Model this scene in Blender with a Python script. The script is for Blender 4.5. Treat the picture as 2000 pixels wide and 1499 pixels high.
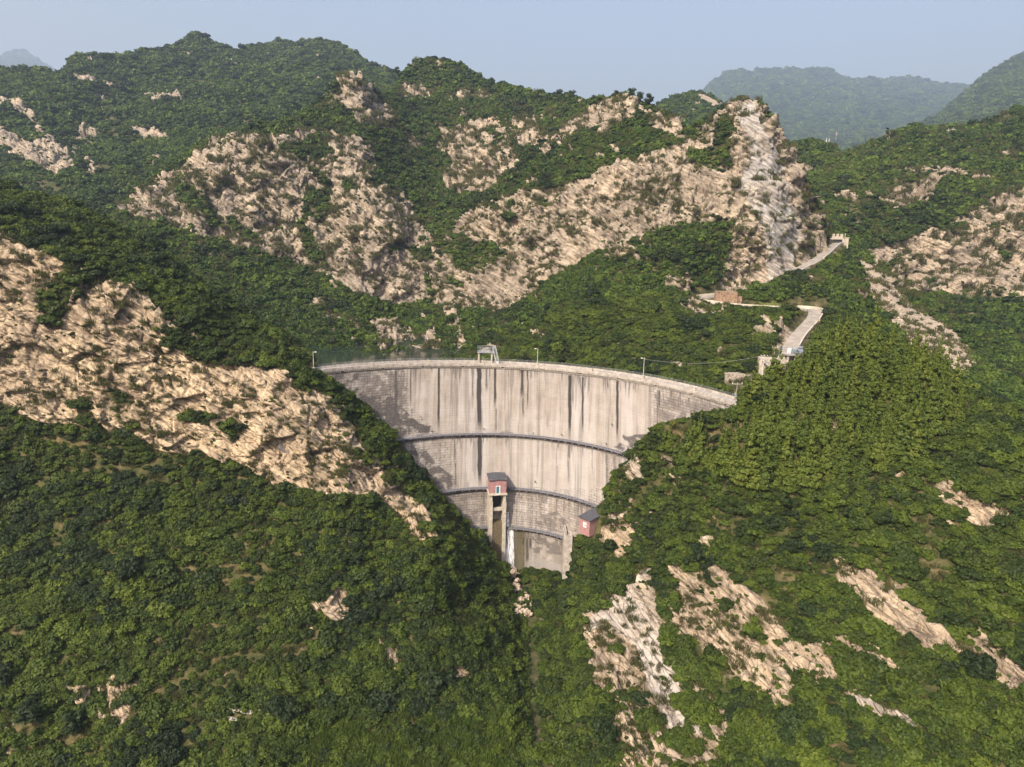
import bpy, bmesh, math, random
import numpy as np
from mathutils import Matrix, Vector
R = math.radians
sc = bpy.context.scene
col = sc.collection
for o in list(bpy.data.objects):
    bpy.data.objects.remove(o)

# ------------------------------------------------------------------ camera, sky, sun, exposure
F, PITCH, ROLL = 1333.0, R(11.973), R(1.45)
cam_d = bpy.data.cameras.new("camera")
cam = bpy.data.objects.new("camera", cam_d)
col.objects.link(cam)
sc.camera = cam
cam_d.sensor_fit = 'HORIZONTAL'
cam_d.sensor_width = 36.0
cam_d.lens = F / 2000.0 * 36.0
cam_d.clip_start, cam_d.clip_end = 1.0, 20000.0
cp, sp, cr, sr = math.cos(PITCH), math.sin(PITCH), math.cos(ROLL), math.sin(ROLL)
fwd = Vector((0, cp, -sp)); up0 = Vector((0, sp, cp)); rt0 = Vector((1, 0, 0))
rt = cr * rt0 + sr * up0
up = -sr * rt0 + cr * up0
cam.matrix_world = Matrix(((rt.x, up.x, -fwd.x, 0), (rt.y, up.y, -fwd.y, 0), (rt.z, up.z, -fwd.z, 0), (0, 0, 0, 1)))

SUN_EL, SUN_AZ = R(41), R(33)          # azimuth measured from behind the camera towards the left
sun_dir = Vector((-math.sin(SUN_AZ) * math.cos(SUN_EL), -math.cos(SUN_AZ) * math.cos(SUN_EL), math.sin(SUN_EL)))
sd = bpy.data.lights.new("sun", 'SUN')
sd.energy, sd.angle, sd.color = 5.0, R(0.6), (1.0, 0.90, 0.76)
so = bpy.data.objects.new("sun", sd); col.objects.link(so)
so.rotation_euler = sun_dir.to_track_quat('Z', 'Y').to_euler()
so.location = sun_dir * 300
w = bpy.data.worlds.new("World"); sc.world = w; w.use_nodes = True
nt = w.node_tree; bg = nt.nodes["Background"]
sky = nt.nodes.new("ShaderNodeTexSky"); sky.sky_type = 'NISHITA'; sky.sun_disc = False
sky.sun_elevation = SUN_EL
sky.sun_rotation = math.atan2(sun_dir.x, sun_dir.y)
sky.air_density, sky.dust_density, sky.ozone_density = 2.0, 9.0, 4.2
tint = nt.nodes.new("ShaderNodeMix"); tint.data_type = 'RGBA'; tint.blend_type = 'MULTIPLY'; tint.inputs[0].default_value = 1.0
tint.inputs[7].default_value = (1.09, .96, 1.06, 1)      # the violet cast of the summer haze
nt.links.new(sky.outputs[0], tint.inputs[6]); nt.links.new(tint.outputs[2], bg.inputs[0]); bg.inputs[1].default_value = 0.14
sc.view_settings.view_transform = 'Standard'; sc.view_settings.look = 'None'
sc.view_settings.exposure, sc.view_settings.gamma = 0.85, 1.0
sc.cycles.use_denoising = True
sc.cycles.max_bounces = 5; sc.cycles.diffuse_bounces = 3; sc.cycles.glossy_bounces = 2
sc.cycles.transparent_max_bounces = 8; sc.cycles.volume_bounces = 0
HAZE_DENSITY = 0.00016

# ------------------------------------------------------------------ helpers
def tag(o, label=None, cat=None, group=None, kind=None):
    for k, v in (("label", label), ("category", cat), ("group", group), ("kind", kind)):
        if v: o[k] = v
    return o

def empty(name, loc, rz=0, label=None, cat=None, group=None):
    o = bpy.data.objects.new(name, None); col.objects.link(o)
    o.location = loc; o.rotation_euler = (0, 0, rz); o.empty_display_size = .3
    return tag(o, label, cat, group)

class MB:
    """collects shapes, builds ONE mesh object"""
    def __init__(s): s.v, s.f, s.m = [], [], []
    def add(s, v, f, mi=0):
        n = len(s.v); s.v += [tuple(p) for p in v]
        s.f += [tuple(n + i for i in q) for q in f]; s.m += [mi] * len(f); return s
    def box(s, c, d, rz=0, mi=0, taper=1.0):
        x, y, z = (k / 2 for k in d); ca, sa = math.cos(rz), math.sin(rz); v = []
        for sz, t in ((-1, 1.0), (1, taper)):
            for sx, sy in ((-1, -1), (1, -1), (1, 1), (-1, 1)):
                a, b = sx * x * t, sy * y * t
                v.append((c[0] + a * ca - b * sa, c[1] + a * sa + b * ca, c[2] + sz * z))
        return s.add(v, [(0, 3, 2, 1), (4, 5, 6, 7), (0, 1, 5, 4), (1, 2, 6, 5), (2, 3, 7, 6), (3, 0, 4, 7)], mi)
    def bar(s, a, b, r, n=6, r2=None, mi=0):
        a, b = Vector(a), Vector(b); d = (b - a).normalized(); r2 = r if r2 is None else r2
        p = d.orthogonal().normalized(); q = d.cross(p); v = []
        for c, rr in ((a, r), (b, r2)):
            v += [c + rr * (math.cos(2 * math.pi * i / n) * p + math.sin(2 * math.pi * i / n) * q) for i in range(n)]
        f = [(i, (i + 1) % n, n + (i + 1) % n, n + i) for i in range(n)] + [tuple(range(n))[::-1], tuple(range(n, 2 * n))]
        return s.add(v, f, mi)
    def prism(s, pts, z0, z1, mi=0):
        n = len(pts); v = [(p[0], p[1], z0) for p in pts] + [(p[0], p[1], z1) for p in pts]
        f = [(i, (i + 1) % n, n + (i + 1) % n, n + i) for i in range(n)] + [tuple(range(n))[::-1], tuple(range(n, 2 * n))]
        return s.add(v, f, mi)
    def build(s, name, mats, parent=None, smooth=False):
        me = bpy.data.meshes.new(name); me.from_pydata(s.v, [], s.f)
        for m in (mats if isinstance(mats, (list, tuple)) else [mats]): me.materials.append(m)
        me.polygons.foreach_set("material_index", s.m)
        if smooth: me.polygons.foreach_set("use_smooth", [True] * len(s.f))
        me.update()
        o = bpy.data.objects.new(name, me); col.objects.link(o)
        if parent: o.parent = parent
        return o

def grid_mesh(name, P, mats, attrs=None, smooth=True, parent=None, quads=None):
    """P: (rows, cols, 3) -> mesh object"""
    nr, nc = P.shape[:2]
    me = bpy.data.meshes.new(name)
    idx = np.arange(nr * nc, dtype=np.int32).reshape(nr, nc)
    if quads is None:
        quads = np.stack([idx[:-1, :-1], idx[:-1, 1:], idx[1:, 1:], idx[1:, :-1]], -1).reshape(-1, 4)
    nq = len(quads)
    me.vertices.add(nr * nc); me.vertices.foreach_set("co", P.astype(np.float32).ravel())
    me.loops.add(nq * 4); me.loops.foreach_set("vertex_index", quads.astype(np.int32).ravel())
    me.polygons.add(nq); me.polygons.foreach_set("loop_start", np.arange(0, nq * 4, 4, dtype=np.int32))
    me.polygons.foreach_set("use_smooth", np.full(nq, smooth))
    for k, v in (attrs or {}).items():
        a = me.attributes.new(k, 'FLOAT', 'POINT'); a.data.foreach_set("value", v.astype(np.float32).ravel())
    for m in (mats if isinstance(mats, (list, tuple)) else [mats]): me.materials.append(m)
    me.update(calc_edges=True); me.validate()
    o = bpy.data.objects.new(name, me); col.objects.link(o)
    if parent: o.parent = parent
    return o

# --- numpy noise
_rng = np.random.RandomState(11)
_perm = _rng.permutation(256).astype(np.int32); _perm = np.concatenate([_perm, _perm])
_val = _rng.uniform(-1, 1, 256).astype(np.float32)
def vnoise(p):
    i = np.floor(p).astype(np.int32); f = (p - i).astype(np.float32); i &= 255
    f = f * f * f * (f * (f * 6 - 15) + 10)
    x0, y0, z0 = i[..., 0], i[..., 1], i[..., 2]
    x1, y1, z1 = (x0 + 1) & 255, (y0 + 1) & 255, (z0 + 1) & 255
    fx, fy, fz = f[..., 0], f[..., 1], f[..., 2]
    a0, a1 = _perm[x0], _perm[x1]
    def L(a, y, z): return _val[_perm[_perm[a + y] + z]]
    def mx(a, b, t): return a + (b - a) * t
    return mx(mx(mx(L(a0, y0, z0), L(a1, y0, z0), fx), mx(L(a0, y1, z0), L(a1, y1, z0), fx), fy),
              mx(mx(L(a0, y0, z1), L(a1, y0, z1), fx), mx(L(a0, y1, z1), L(a1, y1, z1), fx), fy), fz)
def fbm(p, oct=4, gain=.5, lac=2.03, ridged=False):
    s = 0; a = 1; t = 0
    p = p.astype(np.float32)
    for k in range(oct):
        n = vnoise(p + np.float32(17.3 * k))
        if ridged: n = 1 - 2 * np.abs(n)
        s = s + a * n; t += a; a *= gain; p = p * np.float32(lac)
    return s / t
def hash3(i, seed):
    h = (i[..., 0].astype(np.int64) * 73856093 ^ i[..., 1].astype(np.int64) * 19349663 ^ i[..., 2].astype(np.int64) * 83492791 ^ seed * 2654435761) & 0xffffffff
    h ^= h >> 13; h = (h * 1274126177) & 0xffffffff; h ^= h >> 16
    return (h & 0xffffff).astype(np.float32) / np.float32(0xffffff)
def blocks(p, seed=0):
    """cellular rock: every cell is a facet with its own offset and tilt; returns offset, distance to the edge"""
    ip = np.floor(p).astype(np.int32); d1 = np.full(p.shape[:-1], 9., np.float32); d2 = d1.copy(); val = np.zeros_like(d1)
    for dx in (-1, 0, 1):
        for dy in (-1, 0, 1):
            for dz in (-1, 0, 1):
                c = ip + np.array((dx, dy, dz), np.int32)
                o = np.stack([hash3(c, seed + 1), hash3(c, seed + 2), hash3(c, seed + 3)], -1)
                r = (p - (c + o)).astype(np.float32); d = np.sqrt((r * r).sum(-1))
                tilt = np.stack([hash3(c, seed + 4), hash3(c, seed + 5), hash3(c, seed + 6)], -1) - .5
                h = hash3(c, seed + 7) + (r * tilt).sum(-1) * 1.3
                new = d < d1
                d2 = np.where(new, d1, np.minimum(d2, d)); val = np.where(new, h, val); d1 = np.where(new, d, d1)
    return val, d2 - d1
def sstep(a, b, x):
    t = np.clip((x - a) / (b - a), 0, 1); return t * t * (3 - 2 * t)

# --- rays: a pixel of the photograph's 2000x1499 frame -> direction (X/Y, Z/Y); then a point at distance Y
def ray(px, py):
    x = (np.asarray(px, float) - 1000) / F; y = -(np.asarray(py, float) - 749.5) / F
    x, y = x * cr - y * sr, x * sr + y * cr
    k = cp + y * sp
    return x / k, (-sp + y * cp) / k
def at(px, py, Y):
    u, e = ray(px, py); return Vector((float(u) * Y, Y, float(e) * Y))

def inside(px, py, poly):
    r = np.zeros(px.shape, bool); n = len(poly)
    for k in range(n):
        x0, y0 = poly[k]; x1, y1 = poly[(k + 1) % n]
        if y0 == y1: continue
        c = ((y0 > py) != (y1 > py)) & (px < (x1 - x0) * (py - y0) / (y1 - y0) + x0)
        r ^= c
    return r

# ------------------------------------------------------------------ materials
def mat(name):
    m = bpy.data.materials.new(name); m.use_nodes = True
    n = m.node_tree.nodes; return m, n, m.node_tree.links, n["Principled BSDF"]
def plain(name, c, rough=.8, metal=0, var=.12, scale=3.0, bump=0.0):
    m, n, l, b = mat(name)
    t = n.new("ShaderNodeTexCoord"); z = n.new("ShaderNodeTexNoise"); z.inputs["Scale"].default_value = scale; z.inputs["Detail"].default_value = 5
    l.new(t.outputs["Object"], z.inputs["Vector"])
    r = n.new("ShaderNodeValToRGB"); l.new(z.outputs["Fac"], r.inputs[0])
    r.color_ramp.elements[0].position, r.color_ramp.elements[1].position = .3, .7
    c = tuple(k * .74 for k in c)
    r.color_ramp.elements[0].color = tuple(k * (1 - var * 2) for k in c) + (1,)
    r.color_ramp.elements[1].color = tuple(min(1, k * (1 + var)) for k in c) + (1,)
    l.new(r.outputs[0], b.inputs["Base Color"]); b.inputs["Roughness"].default_value = rough; b.inputs["Metallic"].default_value = metal
    if bump:
        bp = n.new("ShaderNodeBump"); bp.inputs["Strength"].default_value = bump; l.new(z.outputs["Fac"], bp.inputs["Height"]); l.new(bp.outputs[0], b.inputs["Normal"])
    return m
def node(n, t, **kw):
    x = n.new(t)
    for k, v in kw.items(): setattr(x, k, v)
    return x
def ramp(n, stops, interp='LINEAR'):
    r = n.new("ShaderNodeValToRGB"); cr_ = r.color_ramp; cr_.interpolation = interp
    while len(cr_.elements) < len(stops): cr_.elements.new(.5)
    for e, (p, c) in zip(cr_.elements, stops):
        e.position = p; e.color = tuple(c) + (1,) if len(c) == 3 else c
    return r
def mixc(n, l, f, a, b, mode='MIX'):
    m = n.new("ShaderNodeMix"); m.data_type = 'RGBA'; m.blend_type = mode
    for sock, v in ((m.inputs[0], f), (m.inputs[6], a), (m.inputs[7], b)):
        if isinstance(v, bpy.types.NodeSocket): l.new(v, sock)
        elif isinstance(v, (int, float)): sock.default_value = v
        else: sock.default_value = tuple(v) + (1,)
    return m.outputs[2]
def math_(n, l, op, a, b=None, clamp=False):
    m = n.new("ShaderNodeMath"); m.operation = op; m.use_clamp = clamp
    for s_, v in zip(m.inputs, (a, b)):
        if v is None: continue
        if isinstance(v, bpy.types.NodeSocket): l.new(v, s_)
        else: s_.default_value = v
    return m.outputs[0]
def noise_(n, l, vec, scale, detail=4, rough=.55):
    z = n.new("ShaderNodeTexNoise"); z.inputs["Scale"].default_value = scale; z.inputs["Detail"].default_value = detail; z.inputs["Roughness"].default_value = rough
    l.new(vec, z.inputs["Vector"]); return z.outputs["Fac"]

def terrain_material():
    m, n, l, b = mat("hillside_ground")
    tc = node(n, "ShaderNodeTexCoord"); V = tc.outputs["Object"]
    A = {}
    for k in ("rock", "grey", "scree", "grass", "warm"):
        a = node(n, "ShaderNodeAttribute", attribute_name=k); A[k] = a.outputs["Fac"]
    # bedded rock: stretched along the beds, which dip to the right
    mr = node(n, "ShaderNodeMapping"); mr.inputs["Rotation"].default_value = (0, R(-31), 0); l.new(V, mr.inputs["Vector"])
    mp = node(n, "ShaderNodeMapping"); mp.inputs["Scale"].default_value = (.20, .3, 1.3); l.new(mr.outputs[0], mp.inputs["Vector"])
    mv = node(n, "ShaderNodeMapping"); mv.inputs["Scale"].default_value = (1, 1, .14); l.new(V, mv.inputs["Vector"])
    beds = noise_(n, l, mp.outputs[0], .8, 7, .65)
    big = noise_(n, l, V, .045, 5, .6)
    fine = noise_(n, l, V, .9, 6, .65)
    stain = noise_(n, l, mv.outputs[0], .35, 6, .62)
    rockc = ramp(n, [(.27, (.24, .195, .145)), (.42, (.42, .345, .255)), (.55, (.55, .465, .345)), (.75, (.64, .56, .435))])
    l.new(math_(n, l, 'ADD', math_(n, l, 'MULTIPLY', beds, .5), math_(n, l, 'MULTIPLY', fine, .5)), rockc.inputs[0])
    c = rockc.outputs[0]
    gr = ramp(n, [(.40, (0, 0, 0)), (.56, (1, 1, 1))]); l.new(big, gr.inputs[0])
    c = mixc(n, l, math_(n, l, 'MULTIPLY', gr.outputs[0], .55), c, (.29, .25, .205))
    st = ramp(n, [(.50, (0, 0, 0)), (.64, (1, 1, 1))]); l.new(stain, st.inputs[0])
    c = mixc(n, l, math_(n, l, 'MULTIPLY', st.outputs[0], .5), c, (.15, .125, .10))
    gcol = mixc(n, l, fine, (.33, .32, .30), (.56, .55, .53))
    c = mixc(n, l, math_(n, l, "MULTIPLY", A["grey"], .85), c, gcol)
    mp2 = node(n, "ShaderNodeMapping"); mp2.inputs["Scale"].default_value = (.045, .07, .75); l.new(mr.outputs[0], mp2.inputs["Vector"])
    bl = ramp(n, [(.455, (0, 0, 0)), (.49, (1, 1, 1)), (.51, (1, 1, 1)), (.535, (0, 0, 0))]); l.new(noise_(n, l, mp2.outputs[0], .62, 5, .6), bl.inputs[0])
    c = mixc(n, l, math_(n, l, 'MULTIPLY', bl.outputs[0], .62), c, (.13, .105, .08))
    # cracks
    vo = node(n, "ShaderNodeTexVoronoi", feature='DISTANCE_TO_EDGE'); vo.inputs["Scale"].default_value = .55; l.new(mp.outputs[0], vo.inputs["Vector"])
    ck = ramp(n, [(0, (1, 1, 1)), (.045, (0, 0, 0))]); l.new(vo.outputs["Distance"], ck.inputs[0])
    c = mixc(n, l, math_(n, l, 'MULTIPLY', ck.outputs[0], .3), c, (.10, .08, .06))
    # grass and soil between the shrubs
    soil = ramp(n, [(.28, (.022, .032, .010)), (.45, (.048, .056, .020)), (.58, (.095, .085, .040)), (.72, (.19, .15, .09))]); l.new(noise_(n, l, V, .35, 6, .65), soil.inputs[0])
    gs = ramp(n, [(.3, (.07, .105, .02)), (.55, (.14, .18, .035)), (.75, (.21, .23, .06))]); l.new(fine, gs.inputs[0])
    soilc = mixc(n, l, A["grass"], soil.outputs[0], gs.outputs[0])
    scr = ramp(n, [(.3, (.23, .195, .15)), (.6, (.37, .325, .26)), (.8, (.46, .41, .34))]); l.new(noise_(n, l, V, 1.3, 5, .75), scr.inputs[0])
    c = mixc(n, l, A["rock"], soilc, c)
    c = mixc(n, l, A["scree"], c, scr.outputs[0])
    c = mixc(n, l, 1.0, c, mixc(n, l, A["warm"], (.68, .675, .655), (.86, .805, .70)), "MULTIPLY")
    l.new(c, b.inputs["Base Color"]); b.inputs["Roughness"].default_value = .95
    b.inputs["Specular IOR Level"].default_value = .2
    hgt = math_(n, l, 'ADD', math_(n, l, 'MULTIPLY', beds, .55), math_(n, l, 'MULTIPLY', fine, .7))
    hgt = math_(n, l, 'SUBTRACT', hgt, math_(n, l, 'MULTIPLY', math_(n, l, 'MULTIPLY', ck.outputs[0], A["rock"]), .35))
    bp = node(n, "ShaderNodeBump"); bp.inputs["Distance"].default_value = .9; l.new(math_(n, l, "ADD", math_(n, l, "MULTIPLY", A["rock"], .75), .12), bp.inputs["Strength"])
    l.new(hgt, bp.inputs["Height"]); l.new(bp.outputs[0], b.inputs["Normal"])
    return m
M_TERR = terrain_material()

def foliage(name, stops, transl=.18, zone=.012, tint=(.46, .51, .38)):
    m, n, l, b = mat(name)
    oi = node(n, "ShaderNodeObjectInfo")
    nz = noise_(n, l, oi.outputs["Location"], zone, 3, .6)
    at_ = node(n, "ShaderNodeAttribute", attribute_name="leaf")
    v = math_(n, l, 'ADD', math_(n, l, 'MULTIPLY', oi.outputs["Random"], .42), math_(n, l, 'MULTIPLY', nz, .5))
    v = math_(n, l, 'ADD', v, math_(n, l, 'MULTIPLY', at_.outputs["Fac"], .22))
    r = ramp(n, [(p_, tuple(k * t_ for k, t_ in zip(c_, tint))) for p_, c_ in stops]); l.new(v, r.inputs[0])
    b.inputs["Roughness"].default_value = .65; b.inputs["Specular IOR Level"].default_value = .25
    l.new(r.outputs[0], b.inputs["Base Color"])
    tr = node(n, "ShaderNodeBsdfTranslucent"); l.new(mixc(n, l, 1.0, r.outputs[0], (1.0, 1.15, .5), 'MULTIPLY'), tr.inputs[0])
    mx = node(n, "ShaderNodeMixShader"); mx.inputs[0].default_value = transl
    l.new(b.outputs[0], mx.inputs[1]); l.new(tr.outputs[0], mx.inputs[2]); l.new(mx.outputs[0], n["Material Output"].inputs[0])
    return m
M_LEAF = foliage("shrub_leaves", [(.16, (.028, .046, .009)), (.36, (.058, .088, .012)), (.55, (.110, .150, .017)), (.75, (.17, .205, .026)), (1.0, (.21, .215, .045))])
M_CYP = foliage("cypress_leaves", [(.2, (.085, .125, .018)), (.5, (.135, .175, .022)), (.8, (.20, .22, .032)), (1.0, (.25, .24, .050))], tint=(.50, .53, .43))
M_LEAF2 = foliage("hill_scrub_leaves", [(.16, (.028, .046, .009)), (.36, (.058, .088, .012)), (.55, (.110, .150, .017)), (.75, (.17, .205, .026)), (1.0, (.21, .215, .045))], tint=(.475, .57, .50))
M_DARK = foliage("dark_leaves", [(.2, (.020, .036, .011)), (.6, (.038, .064, .016)), (1.0, (.065, .095, .024))])
M_YEL = foliage("yellow_leaves", [(.2, (.12, .13, .02)), (.6, (.20, .19, .03)), (1.0, (.28, .24, .05))])
M_BARK = plain("bark", (.10, .075, .05), .9)


# ------------------------------------------------------------------ the dam's arcs (circle centre x, y, radius, height z) of the crest and the three walkways
ARC = np.array([(-8.47, 120.79, 58.72, -33.25), (-4.11, 133.01, 42.79, -51.28), (-2.06, 141.19, 31.06, -65.19), (-1.66, 144.61, 25.32, -75.4), (-1.4, 146.6, 22.2, -90.0)])
def arc_at(z):
    zz = ARC[::-1, 3]; return [np.interp(z, zz, ARC[::-1, k]) for k in range(3)]
def dam_Y(px, py):
    u, e = ray(px, py); Y = 165.0
    for _ in range(12):
        cx, cy, r = arc_at(float(e) * Y); d = r * r - (float(u) * Y - cx) ** 2
        Y = .5 * Y + .5 * (cy + math.sqrt(max(d, 0)))
    return Y

# ------------------------------------------------------------------ terrain: each hill is a surface through surveyed points (pixel of the photograph, distance)
class Layer:
    def __init__(s, name, cols, ridge, bottom, x0, x1, back=.35, slope=.7, step=1.8, c=45.):
        P = []
        for px, pts in cols.items():
            for py, Y in pts: P.append((px, py, math.log(dam_Y(px, py) - Y if Y < 20 else Y)))
        P = np.array(P, float); s.P, s.c = P, c
        n = len(P); d = np.hypot(P[:, None, 0] - P[None, :, 0], P[:, None, 1] - P[None, :, 1])
        K = np.sqrt(d * d + c * c) / 100; A = np.zeros((n + 3, n + 3))
        A[:n, :n] = K - np.eye(n) * .015; A[:n, n] = 1; A[:n, n + 1] = P[:, 0] / 500; A[:n, n + 2] = P[:, 1] / 500; A[n:, :n] = A[:n, n:].T
        s.w = np.linalg.solve(A, np.concatenate([P[:, 2], np.zeros(3)]))
        s.name, s.ridge, s.bottom, s.x0, s.x1, s.back, s.slope, s.step = name, np.array(ridge, float), np.array(bottom, float), x0, x1, back, slope, step
    def logY(s, px, py):
        px, py = np.asarray(px, float), np.asarray(py, float); n = len(s.P)
        o = s.w[n] + s.w[n + 1] * px / 500 + s.w[n + 2] * py / 500
        for k in range(n):
            o = o + s.w[k] * np.sqrt((px - s.P[k, 0]) ** 2 + (py - s.P[k, 1]) ** 2 + s.c ** 2) / 100
        return o
    def point(s, px, py):
        u, e = ray(px, py); Y = np.exp(s.logY(px, py)); return np.stack([u * Y, Y, e * Y], -1)
    def pt(s, px, py): return Vector(s.point(np.array(float(px)), np.array(float(py))))
    def grid(s, NB=14):
        xs = np.arange(s.x0, s.x1 + s.step, s.step); yr = np.interp(xs, s.ridge[:, 0], s.ridge[:, 1]); yb = np.interp(xs, s.bottom[:, 0], s.bottom[:, 1])
        nr = int((yb - yr).max() / s.step) + 2; t = np.linspace(0, 1, nr)[:, None]
        PX = np.repeat(xs[None], nr, 0); PY = yb[None] * (1 - t) + yr[None] * t
        P = s.point(PX, PY)
        top = P[-1]; D = top[:, :2]; dist = np.hypot(D[:, 0], D[:, 1]); e = top[:, 2] / dist
        rows = []
        for k in range(1, NB + 1):
            q = s.back * (k / NB) ** 1.8; d = dist * q
            z = top[:, 2] + e * d - s.slope * d * d / (d + .03 * dist)
            rows.append(np.stack([D[:, 0] * (1 + q), D[:, 1] * (1 + q), z], -1))
        s.nfront = nr
        s.PX = np.concatenate([PX, np.repeat(PX[-1:], NB, 0)]); s.PY = np.concatenate([PY, np.repeat(PY[-1:] - 400, NB, 0)])
        s.XYZ = np.concatenate([P, np.array(rows)])
        return s.XYZ

LA = Layer("left_hillside", {
    -320: [(1600, 85), (1350, 105), (1150, 122), (950, 130), (800, 136), (640, 140), (420, 148), (250, 160)],
    0: [(1700, 84), (1499, 97), (1350, 107), (1200, 118), (1000, 132), (880, 139), (800, 143), (700, 145.5), (600, 148), (500, 151), (440, 155), (400, 165), (362, 185)],
    130: [(1700, 85), (1499, 98), (1350, 107), (1200, 118), (1050, 129), (900, 140), (850, 143), (750, 146), (650, 148.5), (560, 151), (510, 154), (460, 163), (400, 183)],
    250: [(1700, 85), (1499, 98), (1350, 107), (1200, 118), (1050, 130), (910, 142), (800, 146), (700, 149), (610, 152), (570, 155), (520, 164), (463, 182)],
    370: [(1700, 85), (1499, 98), (1350, 107.5), (1200, 120), (1050, 132), (930, 143), (830, 147), (730, 151), (650, 154.5), (600, 160), (545, 175)],
    500: [(1700, 85), (1499, 98), (1350, 108), (1200, 121), (1080, 131), (970, 142), (880, 146), (800, 150), (720, 154), (680, 162), (630, 175)],
    600: [(1499, 98.5), (1350, 109), (1200, 122), (1080, 132.5), (980, 142), (900, 146), (820, 150), (750, 158), (700, 168), (685, 171)],
    680: [(1700, 86), (1499, 99), (1350, 110), (1200, 123), (1080, 133), (960, 144), (880, 152), (820, 160), (772, 3)],
    770: [(1499, 99), (1350, 110), (1200, 125), (1080, 137), (1000, 147), (930, 156), (858, 2.5)],
    850: [(1700, 87), (1499, 99.5), (1350, 112), (1250, 121), (1150, 131), (1080, 139), (1020, 150), (963, 2.5)],
    920: [(1499, 100), (1350, 114), (1250, 126), (1180, 140), (1120, 150), (1070, 158), (1038, 2)],
    975: [(1700, 87), (1499, 100), (1400, 110), (1300, 125), (1230, 138), (1170, 150), (1120, 158), (1100, 161)],
    1030: [(1400, 116), (1300, 135), (1230, 150), (1190, 158)], 1090: [(1499, 112), (1300, 145), (1270, 152)]},
    [(-420, 200), (-320, 235), (-100, 325), (0, 362), (60, 385), (135, 400), (215, 447), (300, 484), (370, 545), (450, 592), (500, 632), (560, 665), (600, 690), (618, 728), (650, 752), (680, 774), (720, 812), (770, 861), (800, 900), (850, 964), (880, 1003), (920, 1042), (960, 1095), (985, 1112), (1030, 1195), (1090, 1275)],
    [(-420, 1760), (1090, 1720)], -420, 1088, back=.42, slope=.75)
LB = Layer("right_hillside", {
    1090: [(1499, 107), (1350, 126), (1250, 141), (1180, 152), (1150, 157)],
    1130: [(1700, 85), (1499, 99.5), (1400, 108), (1300, 120), (1200, 136), (1120, 150), (1060, 156), (1020, 157)],
    1200: [(1499, 98), (1350, 113), (1250, 124), (1150, 138), (1050, 151), (985, 157), (945, 2.5)],
    1260: [(1700, 84), (1499, 96), (1350, 111), (1250, 121), (1150, 133), (1050, 144), (950, 152), (868, 2.5)],
    1340: [(1499, 94), (1350, 109), (1200, 122), (1100, 132), (1000, 140), (900, 146.5), (805, 2.5)],
    1440: [(1700, 80), (1499, 92), (1350, 105), (1200, 117), (1100, 126), (1000, 131), (900, 136), (800, 140), (770, 142)],
    1540: [(1499, 89), (1350, 101), (1200, 114), (1050, 125), (900, 133), (800, 138), (730, 143), (697, 148)],
    1640: [(1700, 76), (1499, 87), (1350, 98), (1200, 110), (1050, 122), (900, 132), (780, 139), (700, 146), (663, 153)],
    1740: [(1499, 85), (1350, 96), (1200, 108), (1050, 120), (900, 131), (780, 139), (710, 146), (675, 154)],
    1860: [(1700, 72), (1499, 83), (1350, 94), (1200, 105), (1050, 116), (900, 128), (800, 138), (735, 150)],
    2000: [(1700, 70), (1499, 80), (1350, 91), (1200, 102), (1050, 113), (920, 124), (850, 132), (800, 142)],
    2330: [(1700, 66), (1499, 73), (1200, 93), (1000, 110), (860, 128)]},
    [(1090, 1235), (1104, 1195), (1120, 1165), (1128, 1085), (1136, 1062), (1150, 1056), (1166, 1052), (1176, 1010), (1190, 972), (1200, 948), (1225, 915), (1245, 885), (1270, 862), (1300, 835), (1340, 828), (1390, 815), (1440, 808), (1470, 792), (1500, 772), (1540, 748), (1580, 722), (1640, 694), (1700, 690), (1740, 702), (1800, 728), (1860, 756), (1930, 784), (2000, 810), (2150, 845), (2330, 885)],
    [(1090, 1720), (2330, 1760)], 1090, 2330, back=.30, slope=.8)
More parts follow.
